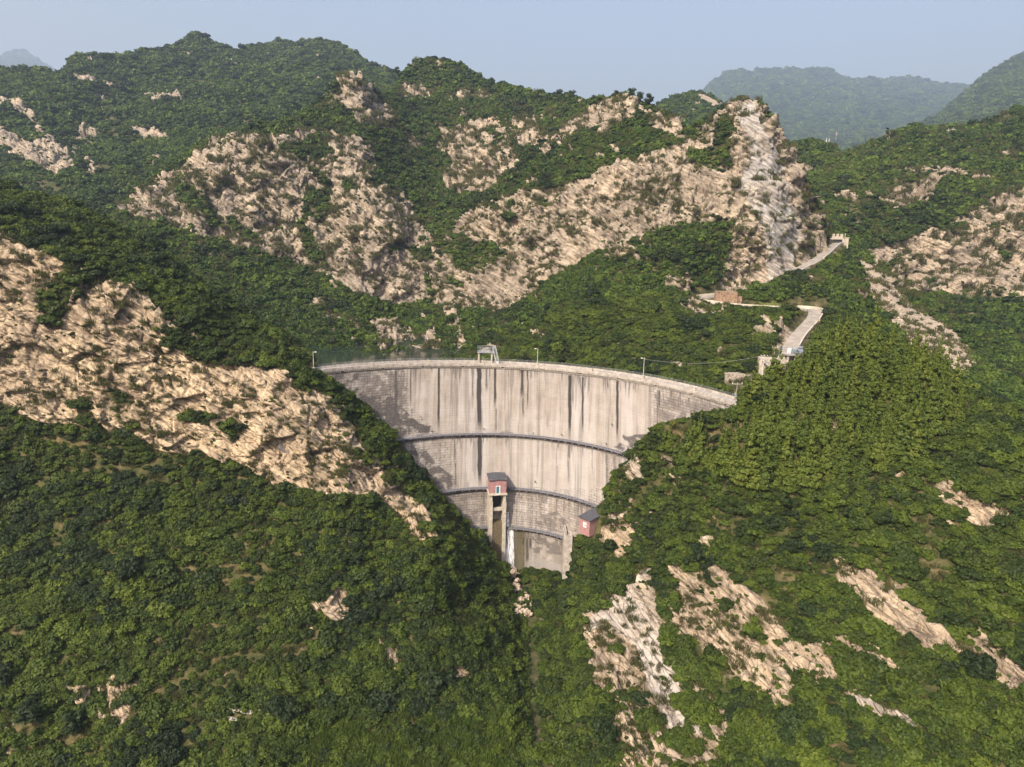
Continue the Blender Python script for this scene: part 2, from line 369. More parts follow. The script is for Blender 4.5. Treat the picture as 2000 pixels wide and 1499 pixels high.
LC = Layer("cliff_mountain", {
    200: [(560, 270), (500, 290), (440, 345)], 250: [(560, 255), (500, 275), (450, 300), (420, 320), (400, 340)],
    330: [(580, 250), (540, 265), (480, 290), (430, 310), (380, 330), (335, 360)],
    400: [(620, 240), (580, 255), (520, 285), (470, 302), (420, 316), (360, 328), (310, 345), (288, 370)],
    480: [(660, 235), (620, 250), (560, 280), (500, 300), (440, 318), (380, 330), (320, 340), (275, 352), (255, 375)],
    560: [(700, 228), (665, 240), (600, 275), (540, 300), (480, 318), (420, 330), (350, 342), (290, 355), (250, 385)],
    640: [(720, 222), (690, 234), (640, 262), (590, 290), (520, 312), (450, 328), (370, 345), (310, 360), (260, 385), (210, 420)],
    700: [(720, 222), (692, 233), (650, 260), (600, 285), (540, 305), (460, 322), (380, 340), (300, 365), (250, 385), (230, 398), (190, 412), (152, 425)],
    780: [(725, 215), (695, 230), (640, 285), (590, 305), (520, 322), (450, 335), (400, 350), (330, 390), (270, 430), (200, 480), (165, 520)],
    850: [(725, 210), (690, 232), (650, 270), (615, 303), (550, 320), (500, 330), (420, 360), (350, 400), (280, 440), (200, 490), (122, 545)],
    920: [(728, 206), (680, 236), (640, 265), (605, 298), (560, 310), (500, 320), (440, 333), (390, 352), (370, 372), (330, 400), (280, 430), (220, 470), (150, 540)],
    1000: [(730, 203), (690, 218), (650, 236), (600, 280), (540, 300), (470, 312), (400, 330), (350, 352), (300, 385), (250, 420), (182, 500)],
    1100: [(740, 200), (690, 210), (640, 225), (590, 242), (540, 275), (470, 290), (410, 300), (360, 315), (300, 350), (250, 400), (196, 470)],
    1200: [(750, 195), (700, 206), (640, 221), (580, 238), (520, 256), (470, 276), (420, 283), (360, 293), (300, 312), (240, 342), (193, 366)],
    1300: [(765, 188), (720, 198), (650, 214), (600, 225), (540, 240), (480, 256), (445, 270), (400, 279), (330, 293), (270, 318), (224, 345)],
    1355: [(770, 184), (700, 198), (640, 214), (590, 230), (578, 237), (520, 248), (460, 262), (420, 272), (350, 290), (300, 305), (255, 322)],
    1420: [(770, 183), (700, 195), (640, 210), (600, 225), (575, 240), (560, 250), (500, 261), (430, 270), (350, 281), (280, 292), (215, 310)],
    1480: [(770, 181), (735, 186), (690, 195), (640, 207), (603, 222), (580, 240), (553, 256), (500, 262), (400, 271), (300, 282), (207, 297)],
    1550: [(760, 181), (720, 183), (690, 188), (655, 201), (620, 214), (585, 230), (540, 252), (520, 266), (440, 276), (350, 287), (312, 296)],
    1600: [(720, 183), (690, 189), (650, 199), (610, 219), (570, 238), (510, 276), (470, 289), (425, 302)],
    1635: [(640, 201), (600, 222), (540, 258), (490, 295), (472, 312)], 1680: [(680, 196), (650, 206), (600, 226), (560, 247), (520, 275)],
    1740: [(720, 185), (690, 197), (650, 218)], 1800: [(745, 175), (695, 195)], 1850: [(780, 165), (730, 187)], 1940: [(850, 150), (790, 172)]},
    [(190, 450), (250, 402), (290, 372), (330, 337), (400, 290), (440, 268), (480, 257), (520, 246), (560, 240), (600, 224), (640, 200), (650, 172), (668, 156), (690, 150), (715, 165), (735, 185), (752, 190), (775, 172), (790, 152), (812, 125), (835, 121), (870, 125), (900, 138), (940, 155), (980, 174), (1020, 182), (1060, 192), (1110, 197), (1150, 203), (1180, 203), (1200, 194), (1220, 193), (1250, 202), (1280, 215), (1310, 230), (1345, 252), (1375, 252), (1395, 228), (1420, 210), (1450, 203), (1482, 212), (1500, 238), (1525, 272), (1545, 308), (1562, 345), (1580, 382), (1600, 425), (1615, 460), (1640, 477), (1654, 495), (1664, 520), (1676, 560), (1690, 600), (1714, 642), (1744, 670), (1786, 708), (1838, 748), (1940, 795)],
    [(190, 600), (400, 660), (560, 730), (800, 745), (1000, 745), (1200, 765), (1420, 790), (1550, 780), (1700, 740), (1850, 800), (1940, 870)], 190, 1940, back=.32, slope=.8)
LE = Layer("far_bank_mountain", {
    1500: [(420, 350), (350, 400), (300, 460)], 1560: [(500, 320), (420, 350), (330, 420), (283, 480)],
    1640: [(620, 250), (540, 295), (500, 315), (450, 335), (400, 355), (350, 385), (302, 440)],
    1700: [(640, 240), (600, 255), (550, 288), (520, 305), (470, 325), (430, 340), (370, 365), (320, 410), (288, 450)],
    1780: [(730, 205), (690, 225), (640, 247), (600, 275), (575, 300), (560, 310), (500, 322), (440, 336), (400, 350), (340, 380), (280, 430), (255, 460)],
    1860: [(760, 200), (720, 216), (680, 240), (630, 275), (595, 302), (570, 312), (500, 322), (440, 333), (400, 350), (330, 385), (280, 425), (246, 470)],
    1930: [(780, 195), (720, 225), (660, 258), (600, 300), (570, 312), (480, 325), (420, 338), (350, 370), (280, 420), (236, 470)],
    2000: [(820, 180), (720, 228), (650, 262), (595, 298), (560, 312), (450, 328), (380, 342), (320, 380), (260, 420), (220, 470)],
    2250: [(900, 165), (700, 240), (590, 300), (400, 340), (250, 400), (120, 480)]},
    [(1490, 330), (1540, 296), (1565, 284), (1590, 279), (1612, 285), (1640, 302), (1668, 300), (1700, 290), (1740, 272), (1780, 257), (1810, 250), (1860, 246), (1890, 248), (1912, 250), (1940, 240), (1970, 228), (2000, 218), (2100, 180), (2250, 120)],
    [(1490, 480), (1600, 600), (1700, 720), (1850, 790), (2000, 850), (2250, 950)], 1490, 2250, back=.32, slope=.7)
LG = Layer("back_mountain", {
    -250: [(520, 360), (420, 430), (300, 520), (200, 620), (150, 690)],
    0: [(480, 360), (420, 400), (360, 440), (300, 480), (250, 530), (200, 600), (140, 700)],
    130: [(480, 370), (430, 400), (360, 445), (290, 510), (220, 590), (160, 660), (140, 690)],
    200: [(480, 380), (400, 420), (340, 470), (280, 540), (220, 620), (160, 690), (115, 740)],
    300: [(400, 410), (350, 450), (300, 520), (240, 590), (180, 680), (130, 770), (100, 830)],
    385: [(360, 430), (330, 470), (280, 550), (220, 640), (150, 760), (100, 850), (70, 900)],
    455: [(330, 460), (300, 500), (240, 600), (180, 710), (130, 820), (108, 880)],
    540: [(320, 470), (280, 530), (230, 620), (170, 760), (110, 920), (84, 980)],
    630: [(300, 480), (250, 570), (200, 680), (150, 800), (85, 980)],
    720: [(260, 540), (220, 610), (170, 740), (130, 900), (112, 960)],
    800: [(250, 600), (170, 800), (146, 880)], 880: [(260, 640), (190, 850)]},
    [(-250, 150), (-100, 150), (0, 139), (60, 142), (110, 147), (130, 141), (145, 122), (165, 117), (200, 116), (240, 118), (270, 108), (320, 98), (350, 84), (372, 72), (388, 70), (405, 82), (430, 98), (455, 110), (480, 103), (520, 93), (545, 82), (570, 87), (600, 85), (630, 84), (655, 92), (690, 112), (720, 126), (760, 140), (800, 150), (880, 200)],
    [(-250, 560), (0, 500), (200, 500), (300, 420), (500, 340), (700, 290), (880, 280)], -250, 880, back=.3, slope=.6)
LH = Layer("distant_peak", {-120: [(260, 3375), (170, 4725), (150, 4995)], 45: [(260, 3375), (150, 4725), (106, 5535)], 200: [(260, 3375), (200, 4320), (185, 4725)]},
    [(-120, 165), (-40, 140), (0, 122), (20, 107), (35, 105), (48, 107), (60, 111), (80, 126), (105, 142), (140, 160), (200, 190)], [(-120, 270), (200, 270)], -120, 200, back=.25, slope=.5, step=2.2)
LK = Layer("knoll_hill", {1220: [(330, 560), (260, 640), (225, 700)], 1300: [(330, 560), (260, 660), (203, 780)], 1360: [(330, 560), (250, 670), (186, 800)], 1430: [(330, 560), (270, 640), (222, 740)], 1520: [(340, 560), (290, 620)]},
    [(1220, 232), (1285, 210), (1310, 198), (1340, 188), (1365, 186), (1385, 191), (1405, 202), (1430, 224), (1470, 250), (1520, 285)], [(1220, 340), (1520, 350)], 1220, 1520, back=.3, slope=.6)
LF = Layer("distant_mountain", {1330: [(360, 1410), (300, 2405), (250, 3145), (200, 3885)], 1440: [(360, 1410), (300, 2220), (220, 3330), (142, 4440)], 1600: [(360, 1410), (290, 2405), (220, 3330), (138, 4532)], 1750: [(360, 1410), (280, 2497), (220, 3330), (160, 4440)], 1900: [(360, 1410), (260, 2775), (174, 4255)], 2080: [(360, 1410), (260, 2775), (190, 4070)]},
    [(1320, 232), (1345, 205), (1370, 184), (1395, 160), (1420, 146), (1445, 140), (1465, 146), (1490, 141), (1520, 139), (1550, 136), (1572, 140), (1595, 137), (1615, 136), (1635, 148), (1660, 157), (1690, 155), (1720, 160), (1755, 155), (1790, 156), (1815, 163), (1850, 169), (1900, 172), (2080, 190)], [(1320, 370), (2080, 370)], 1320, 2080, back=.2, slope=.5)
LR = Layer("right_far_mountain", {1640: [(340, 960), (300, 1600)], 1760: [(340, 825), (300, 1105), (262, 1840)], 1860: [(340, 700), (280, 1105), (205, 2080)], 1940: [(340, 650), (260, 1260), (140, 2240)], 2000: [(340, 650), (250, 1260), (170, 1920), (106, 2320)], 2200: [(340, 650), (200, 1600), (40, 2400)]},
    [(1640, 298), (1700, 282), (1760, 263), (1800, 247), (1830, 228), (1860, 205), (1890, 182), (1910, 163), (1940, 142), (1970, 124), (2000, 106), (2100, 60), (2200, 30)], [(1640, 350), (2200, 350)], 1640, 2200, back=.25, slope=.6)
LAYERS = [LA, LB, LC, LE, LG, LK, LR, LF, LH]

# rock outcrops as mapped on each hill: (strength, kind, outline in the photograph's frame)
ROCK = {"left_hillside": [
  (1, 0, [(-420, 400), (0, 450), (50, 480), (130, 515), (200, 550), (270, 570), (300, 610), (360, 650), (430, 690), (480, 715), (560, 735), (600, 765), (625, 810), (650, 860), (700, 900), (740, 940), (760, 975), (740, 985), (700, 970), (640, 975), (590, 960), (540, 960), (500, 930), (430, 905), (380, 890), (330, 880), (280, 860), (230, 850), (150, 850), (100, 830), (50, 810), (0, 790), (-420, 700)]),
  (.66, 0, [(600, 745), (660, 790), (700, 860), (760, 930), (800, 965), (850, 1050), (835, 1070), (780, 1020), (740, 985), (690, 930), (640, 880), (610, 820)]),
  (-.9, 0, [(150, 500), (165, 545), (130, 620), (100, 640), (85, 580), (110, 540)]), (-.7, 0, [(175, 780), (190, 860), (165, 850), (150, 790)]), (-.7, 0, [(370, 800), (415, 820), (410, 835), (370, 825)]), (-.6, 0, [(300, 620), (420, 690), (470, 720), (400, 715), (300, 660)]),
  (-.55, 0, [(210, 760), (290, 790), (300, 850), (230, 830)]), (-.5, 0, [(430, 830), (470, 840), (520, 880), (470, 870)]),
  (.62, 0, [(195, 1345), (250, 1310), (264, 1380), (240, 1430), (200, 1405)]), (.5, 0, [(135, 1345), (180, 1345), (185, 1390), (150, 1385)]), (.55, 0, [(735, 1245), (775, 1245), (795, 1300), (760, 1325), (740, 1290)]), (.5, 0, [(590, 1340), (630, 1345), (635, 1380), (605, 1375)]), (.5, 0, [(665, 1045), (690, 1050), (685, 1085), (660, 1075)]),
  (.5, 0, [(330, 1228), (370, 1245), (372, 1256), (340, 1250)]), (.5, 0, [(400, 1300), (440, 1310), (440, 1325), (405, 1318)]), (.42, 0, [(600, 1150), (690, 1160), (700, 1260), (640, 1280), (600, 1230)]), (.45, 0, [(800, 1340), (860, 1345), (850, 1380), (810, 1370)])],
 "right_hillside": [
  (.66, 0, [(1625, 1085), (1700, 1122), (1790, 1192), (1880, 1232), (2010, 1316), (2100, 1375), (2100, 1435), (1990, 1368), (1870, 1308), (1740, 1244), (1640, 1152)]),
  (.9, 1, [(1205, 1170), (1268, 1105), (1290, 1210), (1290, 1300), (1345, 1425), (1310, 1440), (1262, 1330), (1238, 1262), (1195, 1225)]), (.64, 0, [(1150, 1235), (1205, 1175), (1240, 1270), (1290, 1420), (1315, 1520), (1225, 1520), (1175, 1400), (1150, 1310)]), (.62, 0, [(1308, 1098), (1350, 1120), (1420, 1118), (1480, 1215), (1490, 1320), (1400, 1290), (1325, 1262)]), (.58, 0, [(1470, 1180), (1560, 1270), (1640, 1270), (1620, 1330), (1500, 1300)]),
  (1, 1, [(1155, 1215), (1220, 1150), (1265, 1108), (1272, 1160), (1264, 1240), (1268, 1300), (1240, 1262), (1226, 1212), (1195, 1215), (1155, 1245)]),
  (1, 0, [(1308, 1098), (1340, 1125), (1348, 1190), (1385, 1215), (1452, 1262), (1456, 1305), (1400, 1270), (1350, 1248), (1328, 1262), (1318, 1190), (1312, 1140)]),
  (1, 0, [(1385, 1103), (1415, 1118), (1442, 1150), (1482, 1168), (1512, 1210), (1532, 1230), (1564, 1272), (1540, 1292), (1498, 1272), (1468, 1212), (1438, 1192), (1392, 1172)]),
  (1, 0, [(1632, 1098), (1690, 1138), (1702, 1168), (1780, 1208), (1862, 1243), (1950, 1298), (2000, 1328), (2100, 1390), (2100, 1420), (2000, 1352), (1930, 1312), (1880, 1292), (1800, 1262), (1760, 1232), (1698, 1202), (1688, 1182), (1638, 1132)]),
  (.9, 0, [(1608, 1248), (1680, 1258), (1702, 1268), (1762, 1308), (1767, 1327), (1720, 1304), (1650, 1273), (1610, 1267)]), (.9, 0, [(1540, 1308), (1600, 1322), (1612, 1337), (1560, 1333)]),
  (.85, 1, [(1668, 1368), (1700, 1358), (1722, 1388), (1770, 1398), (1812, 1428), (1822, 1452), (1790, 1442), (1740, 1422), (1720, 1412), (1678, 1387)]),
  (.62, 1, [(1268, 1300), (1312, 1288), (1352, 1398), (1388, 1430), (1370, 1444), (1338, 1432), (1308, 1372), (1278, 1332)]), (.62, 0, [(1178, 1430), (1230, 1408), (1292, 1468), (1312, 1499), (1240, 1520), (1188, 1462)]),
  (.52, 1, [(1205, 935), (1245, 880), (1262, 930), (1240, 965), (1226, 1010), (1200, 1030), (1185, 985)]), (.6, 0, [(1264, 978), (1282, 983), (1278, 1015), (1262, 1005)]), (.6, 0, [(1355, 1055), (1398, 1052), (1392, 1092), (1364, 1088)]),
  (.48, 0, [(1180, 1030), (1250, 1020), (1300, 1090), (1290, 1130), (1220, 1140), (1160, 1190)]), (.48, 0, [(1150, 1180), (1300, 1130), (1620, 1290), (1700, 1370), (1450, 1420), (1380, 1520), (1140, 1520)]), (.50, 0, [(1700, 1200), (2000, 1350), (2000, 1240), (1880, 1190), (1760, 1130)]),
  (.36, 0, [(1740, 920), (1990, 1000), (2000, 1180), (1860, 1140), (1750, 1060)]), (.8, 2, [(1048, 1470), (1082, 1478), (1104, 1510), (1058, 1512)])],
 "cliff_mountain": [
  (.80, 0, [(240, 412), (300, 365), (360, 330), (420, 285), (470, 262), (540, 275), (600, 262), (660, 262), (725, 290), (730, 330), (720, 370), (780, 375), (800, 412), (830, 452), (860, 492), (900, 440), (960, 400), (1040, 382), (1140, 357), (1200, 332), (1280, 302), (1350, 290), (1385, 262), (1420, 215), (1470, 205), (1520, 250), (1560, 330), (1590, 390), (1622, 462), (1604, 492), (1545, 538), (1480, 552), (1395, 575), (1400, 530), (1420, 482), (1432, 442), (1400, 440), (1350, 450), (1270, 470), (1200, 492), (1130, 522), (1060, 562), (1000, 612), (950, 622), (880, 612), (840, 602), (780, 602), (740, 592), (690, 572), (640, 542), (590, 522), (520, 502), (470, 492), (420, 472), (360, 462), (310, 442), (260, 432)]),
  (.12, 0, [(420, 290), (480, 265), (560, 300), (680, 420), (700, 330), (800, 500), (860, 600), (760, 580), (690, 520), (560, 420), (460, 400)]), (.16, 0, [(1130, 400), (1290, 320), (1420, 240), (1500, 240), (1600, 470), (1480, 550), (1410, 540), (1430, 430), (1200, 470), (1130, 480)]),
  (-.9, 0, [(740, 300), (780, 290), (830, 340), (862, 400), (872, 472), (850, 475), (828, 432), (788, 372), (750, 322)]), (-.6, 0, [(590, 430), (640, 515), (620, 522), (578, 450)]), (-.6, 0, [(440, 425), (505, 470), (545, 500), (480, 482)]), (-.6, 0, [(350, 350), (410, 400), (440, 450), (400, 440), (350, 395)]), (-.5, 0, [(545, 290), (640, 275), (660, 320), (610, 350), (560, 320)]), (-.65, 0, [(590, 440), (600, 330), (640, 350), (660, 420), (620, 440)]), (-.6, 0, [(745, 490), (845, 490), (850, 515), (750, 510)]), (-.5, 0, [(840, 530), (850, 570), (846, 590), (836, 560)]), (-.6, 0, [(930, 480), (960, 480), (950, 540), (930, 530)]), (-.35, 0, [(860, 460), (1010, 420), (1030, 470), (900, 560), (860, 560)]), (-.8, 0, [(1400, 262), (1425, 225), (1440, 260), (1430, 300), (1400, 300)]), (-.5, 0, [(1350, 300), (1420, 300), (1440, 350), (1400, 340), (1350, 330)]),
  (.9, 0, [(650, 165), (690, 150), (722, 172), (747, 208), (772, 240), (769, 264), (745, 260), (700, 237), (680, 212), (655, 197)]), (.7, 0, [(768, 175), (800, 168), (842, 180), (842, 197), (800, 202), (773, 196)]), (.7, 0, [(868, 178), (960, 178), (962, 195), (880, 212)]), (.6, 0, [(812, 122), (872, 122), (866, 142), (828, 142)]),
  (.62, 0, [(845, 290), (900, 250), (960, 235), (1050, 255), (1062, 290), (985, 350), (978, 382), (900, 388), (863, 372), (870, 345), (838, 312)]), (.3, 0, [(870, 350), (985, 330), (975, 380), (900, 386), (865, 372)]),
  (.78, 0, [(1110, 252), (1150, 225), (1195, 193), (1238, 205), (1238, 235), (1180, 267), (1150, 257), (1100, 282), (1068, 312), (1056, 312), (1078, 275)]), (.45, 0, [(1230, 230), (1330, 235), (1360, 255), (1330, 262), (1240, 250)]),
  (1, 1, [(1440, 222), (1472, 212), (1492, 260), (1522, 300), (1534, 350), (1548, 402), (1562, 462), (1550, 530), (1500, 542), (1490, 482), (1482, 432), (1460, 392), (1440, 372), (1470, 330), (1470, 290)]),
  (.60, 0, [(1325, 600), (1360, 588), (1425, 608), (1415, 625), (1340, 625)]), (.75, 2, [(1300, 708), (1330, 713), (1328, 732), (1308, 730)]), (.5, 0, [(1440, 640), (1500, 640), (1520, 665), (1470, 670)]), (.5, 0, [(1555, 545), (1600, 530), (1620, 570), (1580, 590)]),
  (.6, 0, [(620, 610), (700, 620), (830, 660), (900, 640), (915, 680), (860, 700), (780, 692), (720, 690), (640, 650)]), (.5, 0, [(560, 560), (640, 600), (700, 640), (640, 640), (570, 590)]), (.5, 0, [(690, 660), (800, 680), (830, 705), (760, 705), (690, 690)]), (.36, 0, [(1150, 520), (1260, 500), (1230, 560), (1130, 590)]), (.7, 2, [(1650, 475), (1680, 480), (1680, 500), (1656, 498)]), (.4, 0, [(1640, 500), (1690, 520), (1740, 640), (1700, 640), (1650, 580)])],
 "far_bank_mountain": [
  (.75, 0, [(1715, 380), (1770, 350), (1832, 360), (1815, 388), (1750, 412), (1722, 402)]),
  (.78, 0, [(1695, 490), (1760, 470), (1800, 450), (1850, 430), (1910, 410), (1960, 390), (2010, 375), (2250, 340), (2250, 600), (2000, 602), (1940, 592), (1880, 592), (1830, 582), (1790, 582), (1740, 572), (1715, 542), (1695, 520)]),
  (.4, 0, [(1590, 380), (1700, 370), (1780, 340), (1880, 330), (1870, 350), (1700, 400)]),
  (1, 2, [(1676, 515), (1706, 530), (1750, 580), (1800, 618), (1850, 655), (1885, 685), (1902, 728), (1870, 750), (1820, 720), (1780, 690), (1740, 650), (1700, 600), (1676, 560)]), (.7, 2, [(1880, 625), (1915, 622), (1915, 634), (1882, 634)]), (.55, 2, [(1640, 255), (1700, 262), (1690, 268)])],
 "back_mountain": [
  (.8, 0, [(-250, 200), (0, 205), (50, 215), (95, 270), (120, 290), (180, 255), (205, 270), (150, 312), (152, 352), (120, 357), (60, 335), (0, 302), (-250, 300)]), (-.8, 0, [(0, 225), (50, 235), (95, 285), (50, 270), (0, 245)]), (.8, 0, [(128, 142), (180, 150), (236, 186), (190, 182), (150, 165)]), (.7, 0, [(283, 180), (330, 195), (368, 217), (300, 200)]), (.7, 0, [(256, 272), (285, 248), (342, 290), (300, 287)]), (.6, 0, [(408, 230), (452, 238), (425, 252)]), (.6, 0, [(158, 310), (197, 350), (175, 362)]), (.5, 0, [(435, 115), (455, 120), (455, 140)]), (.5, 0, [(535, 85), (555, 92), (545, 100)]), (.4, 0, [(600, 160), (680, 180), (640, 190)])],
 "knoll_hill": [(.7, 0, [(1345, 186), (1380, 189), (1412, 214), (1390, 214)])],
 "distant_mountain": [(.33, 0, [(1530, 150), (1590, 152), (1600, 165), (1550, 165)]), (.34, 0, [(1720, 170), (1850, 190), (1840, 230), (1740, 220)]), (.04, 0, [(1450, 150), (1700, 170), (1650, 250), (1450, 220)])],
 "right_far_mountain": [(.35, 0, [(1880, 220), (2000, 180), (2000, 260), (1880, 260)])]}
SPECK = {"left_hillside": .17, "right_hillside": .22, "cliff_mountain": .31, "far_bank_mountain": .24, "back_mountain": .23, "knoll_hill": .2, "right_far_mountain": .2, "distant_mountain": .2, "distant_peak": .1}

# --- the road's centre line (pixel, pixel) on the cliff mountain; the slope is cut to it
ROAD = [(1638, 474), (1622, 484), (1606, 500), (1588, 512), (1560, 526), (1530, 543), (1500, 551), (1470, 561), (1440, 572), (1405, 578), (1380, 580), (1368, 583), (1374, 588), (1400, 591), (1440, 597), (1480, 599), (1520, 599), (1556, 598), (1580, 600), (1594, 609), (1588, 624), (1572, 640), (1556, 658), (1545, 676), (1537, 692), (1528, 708), (1516, 722), (1500, 733)]
def smooth_line(P, n=8):
    P = np.array(P, float); P = np.concatenate([2 * P[:1] - P[1:2], P, 2 * P[-1:] - P[-2:-1]]); out = []
    for k in range(1, len(P) - 2):
        for t in np.arange(n) / n:
            a, b, c, d = P[k - 1:k + 3]; out.append(.5 * (2 * b + (c - a) * t + (2 * a - 5 * b + 4 * c - d) * t * t + (3 * b - 3 * c + d - a) * t ** 3))
    out.append(P[-2]); return np.array(out)
_rp = smooth_line(ROAD, 4)
ROAD3 = LC.point(_rp[:, 0], _rp[:, 1])
for _ in range(6): ROAD3[1:-1] = .5 * ROAD3[1:-1] + .25 * (ROAD3[2:] + ROAD3[:-2])
z_ = ROAD3[:, 2].copy()
for k in range(1, len(z_)): z_[k] = min(z_[k], z_[k - 1] - .02)       # downhill all the way to the dam
ROAD3[:, 2] = z_; ROAD3 = smooth_line(ROAD3, 4)
ROAD_T = np.gradient(ROAD3[:, :2], axis=0); ROAD_T /= np.linalg.norm(ROAD_T, axis=1)[:, None]
ROAD_N = np.stack([ROAD_T[:, 1], -ROAD_T[:, 0]], -1)      # to the right going downhill
ROAD_W = 2.0

VEG = []                  # (points, normals, area, distance, rock, layer) for the planting
def normals(P):
    du = np.gradient(P, axis=1); dv = np.gradient(P, axis=0); n = np.cross(du, dv)
    a = np.linalg.norm(n, axis=-1); n = n / np.maximum(a, 1e-9)[..., None]
    return n, a
for L in LAYERS:
    P = L.grid(); PX, PY = L.PX, L.PY; dist = np.linalg.norm(P, axis=-1)
    N, _ = normals(P)
    if N[..., 1].mean() > 0: N = -N
    # broad shape: gullies and ribs
    sc_ = np.clip(dist / 150, .7, 12)
    bscale = 28.0 * max(1.0, float(np.median(dist)) / 320)
    amp = (.15 if L is LG else .10 if L in (LC, LE) else .05) * bscale
    front = np.ones(P.shape[:2]); front[L.nfront:] = .6
    g = fbm(P / bscale * np.array((1, 1, .55)), 4, ridged=True) * amp * 1.2 + fbm(P / (bscale * .2), 3) * amp * .35
    if L is LA: g *= sstep(0, 60, np.abs(PY - np.interp(PX, L.ridge[:, 0], L.ridge[:, 1]))) * .8 + .2
    if L in (LG, LF, LR): g *= sstep(0, 70, np.abs(PY - np.interp(PX, L.ridge[:, 0], L.ridge[:, 1]))) * .75 + .25
    P1 = P + N * (g * front)[..., None]
    # rock map, edges frayed by noise
    wob = np.clip(9 * 250 / np.median(dist), 4, 12)
    qx = PX + wob * fbm(P / (8 * sc_[..., None] ** .5), 4); qy = PY + wob * fbm(P / (8 * sc_[..., None] ** .5) + 40, 4)
    S = np.full(PX.shape, SPECK[L.name], np.float32); G = np.zeros_like(S); SC = np.zeros_like(S)
    for st, kind, poly in ROCK.get(L.name, []):
        ins = inside(qx, qy, poly)
        if st < 0: S[ins] *= (1 + st)
        elif kind == 2: SC[ins] = np.maximum(SC[ins], st)
        else:
            S[ins] = np.maximum(S[ins], st) if st > .31 else S[ins] + st
            if kind == 1: G[ins] = np.clip((.95 if L is LC else .7) + 1.1 * fbm(P[ins] / 7, 3), .3, 1)
    Pb = np.stack([P[..., 0] * .5, P[..., 1] * .5, P[..., 2] * .95 + P[..., 0] * .42], -1); nz = fbm(Pb / (4.2 * sc_[..., None] ** .6), 5, .62); nz = .5 + nz * .95
    if L is not LH:
        n2 = fbm((P1 + 9) * np.array((.35, .35, 1.0)) / (9.0 * sc_[..., None] ** .6), 4, .6)
        nz = nz * .62 + (.5 + .95 * n2) * .38
    rock = sstep(-.06, .06, S - nz); SCm = sstep(-.08, .08, SC - nz * .5 - .05)
    rock *= 1 - sstep(.3, .7, SCm); rock[L.nfront:] = (nz < .2)[L.nfront:]; SCm[L.nfront:] = 0
    # rock relief: beds that dip to the right, and broken blocks
    m = rock > .02
    if L in (LA, LB, LC, LE, LG):
        idx = np.nonzero(m); p = P1[idx]; k = sc_[idx] ** .55
        q = p + fbm(p / 6, 3)[:, None] * .8
        bed = q[:, 2] * .86 + q[:, 0] * (.58 if L in (LA, LB) else .38) + q[:, 1] * .1
        ledge = (lambda t: (t - np.floor(t)))(bed / (2.6 * k)); ledge = ledge ** 3; lg2 = (lambda t: (t - np.floor(t)))(bed / (7.5 * k) + .35 * fbm(p / 22, 2)); ledge = ledge + 1.9 * lg2 ** 5 * (L in (LA, LB))
        b1, e1 = blocks(np.stack([q[:, 0] * .35 + q[:, 1] * .2, q[:, 1] * .35, bed * .55], -1) / (1.3 * k[:, None]), 3)
        b2, e2 = blocks(q / (1.25 * k[:, None]), 9)
        h = (b1 - .5) * 1.5 * k - ledge * .55 * k + (b2 - .5) * .60 * k - (e1 < .10) * .7 * k + fbm(p / (14 * k[:, None]), 4, ridged=True) * 1.6 * k
        gr_ = G[idx]; b0, e0 = blocks(q * np.array((.8, .8, 1.0)) / (4.6 * k[:, None]), 15); h += (b0 - .5) * 3.0 * k * (1 if L in (LA, LC, LE) else .5); h = h * (1 - (.82 if L is LC else .62) * gr_)
        fade = sstep(0, 30, np.abs(PY[idx] - np.interp(PX[idx], L.ridge[:, 0], L.ridge[:, 1]))) if L is LA else 1.0
        N1, _ = normals(P1)
        if N1[..., 1].mean() > 0: N1 = -N1
        P1[idx] += N1[idx] * (h * rock[idx] * fade * (.52 if L is LA else .75 if L is LB else .8))[:, None]
    # cut the road bed
    if L is LC:
        near = np.nonzero((P1[..., 0] > 45) & (P1[..., 0] < 160) & (P1[..., 1] > 170) & (P1[..., 1] < 330) & (np.arange(P1.shape[0])[:, None] < L.nfront))
        p = P1[near]; best = np.full(len(p), 1e9); zr = np.zeros(len(p))
        for r in ROAD3[::2]:
            d = np.hypot(p[:, 0] - r[0], p[:, 1] - r[1]); dd = d + 1.2 * np.maximum(0, np.abs(p[:, 2] - r[2]) - 5); b_ = dd < best; best[b_] = dd[b_]; zr[b_] = r[2]
        k = 1 - sstep(ROAD_W + .9, ROAD_W + 3.2, best)
        p[:, 2] = p[:, 2] * (1 - k) + (zr - .45) * k; P1[near] = p
        S2 = np.zeros(P1.shape[:2]); S2[near] = 1 - sstep(ROAD_W + 1.5, ROAD_W + 3.2, best); L.roadmask = S2
    GR = np.zeros_like(S)
    if L is LA: GR = sstep(1395, 1440, PY + 30 * fbm(P / 9, 3)) * sstep(520, 640, PX)
    if L is LC: GR = np.maximum(GR, .5 * inside(qx, qy, [(1480, 575), (1540, 560), (1530, 600), (1480, 600)]))
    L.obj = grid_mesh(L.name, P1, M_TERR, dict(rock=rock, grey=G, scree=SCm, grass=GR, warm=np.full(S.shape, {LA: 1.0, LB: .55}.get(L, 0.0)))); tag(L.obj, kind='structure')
    L.P1, L.rock, L.scree, L.grey = P1, rock, SCm, G
    N1, A1 = normals(P1)
    if N1[..., 1].mean() > 0: N1 = -N1
    L.N1, L.A1 = N1, A1

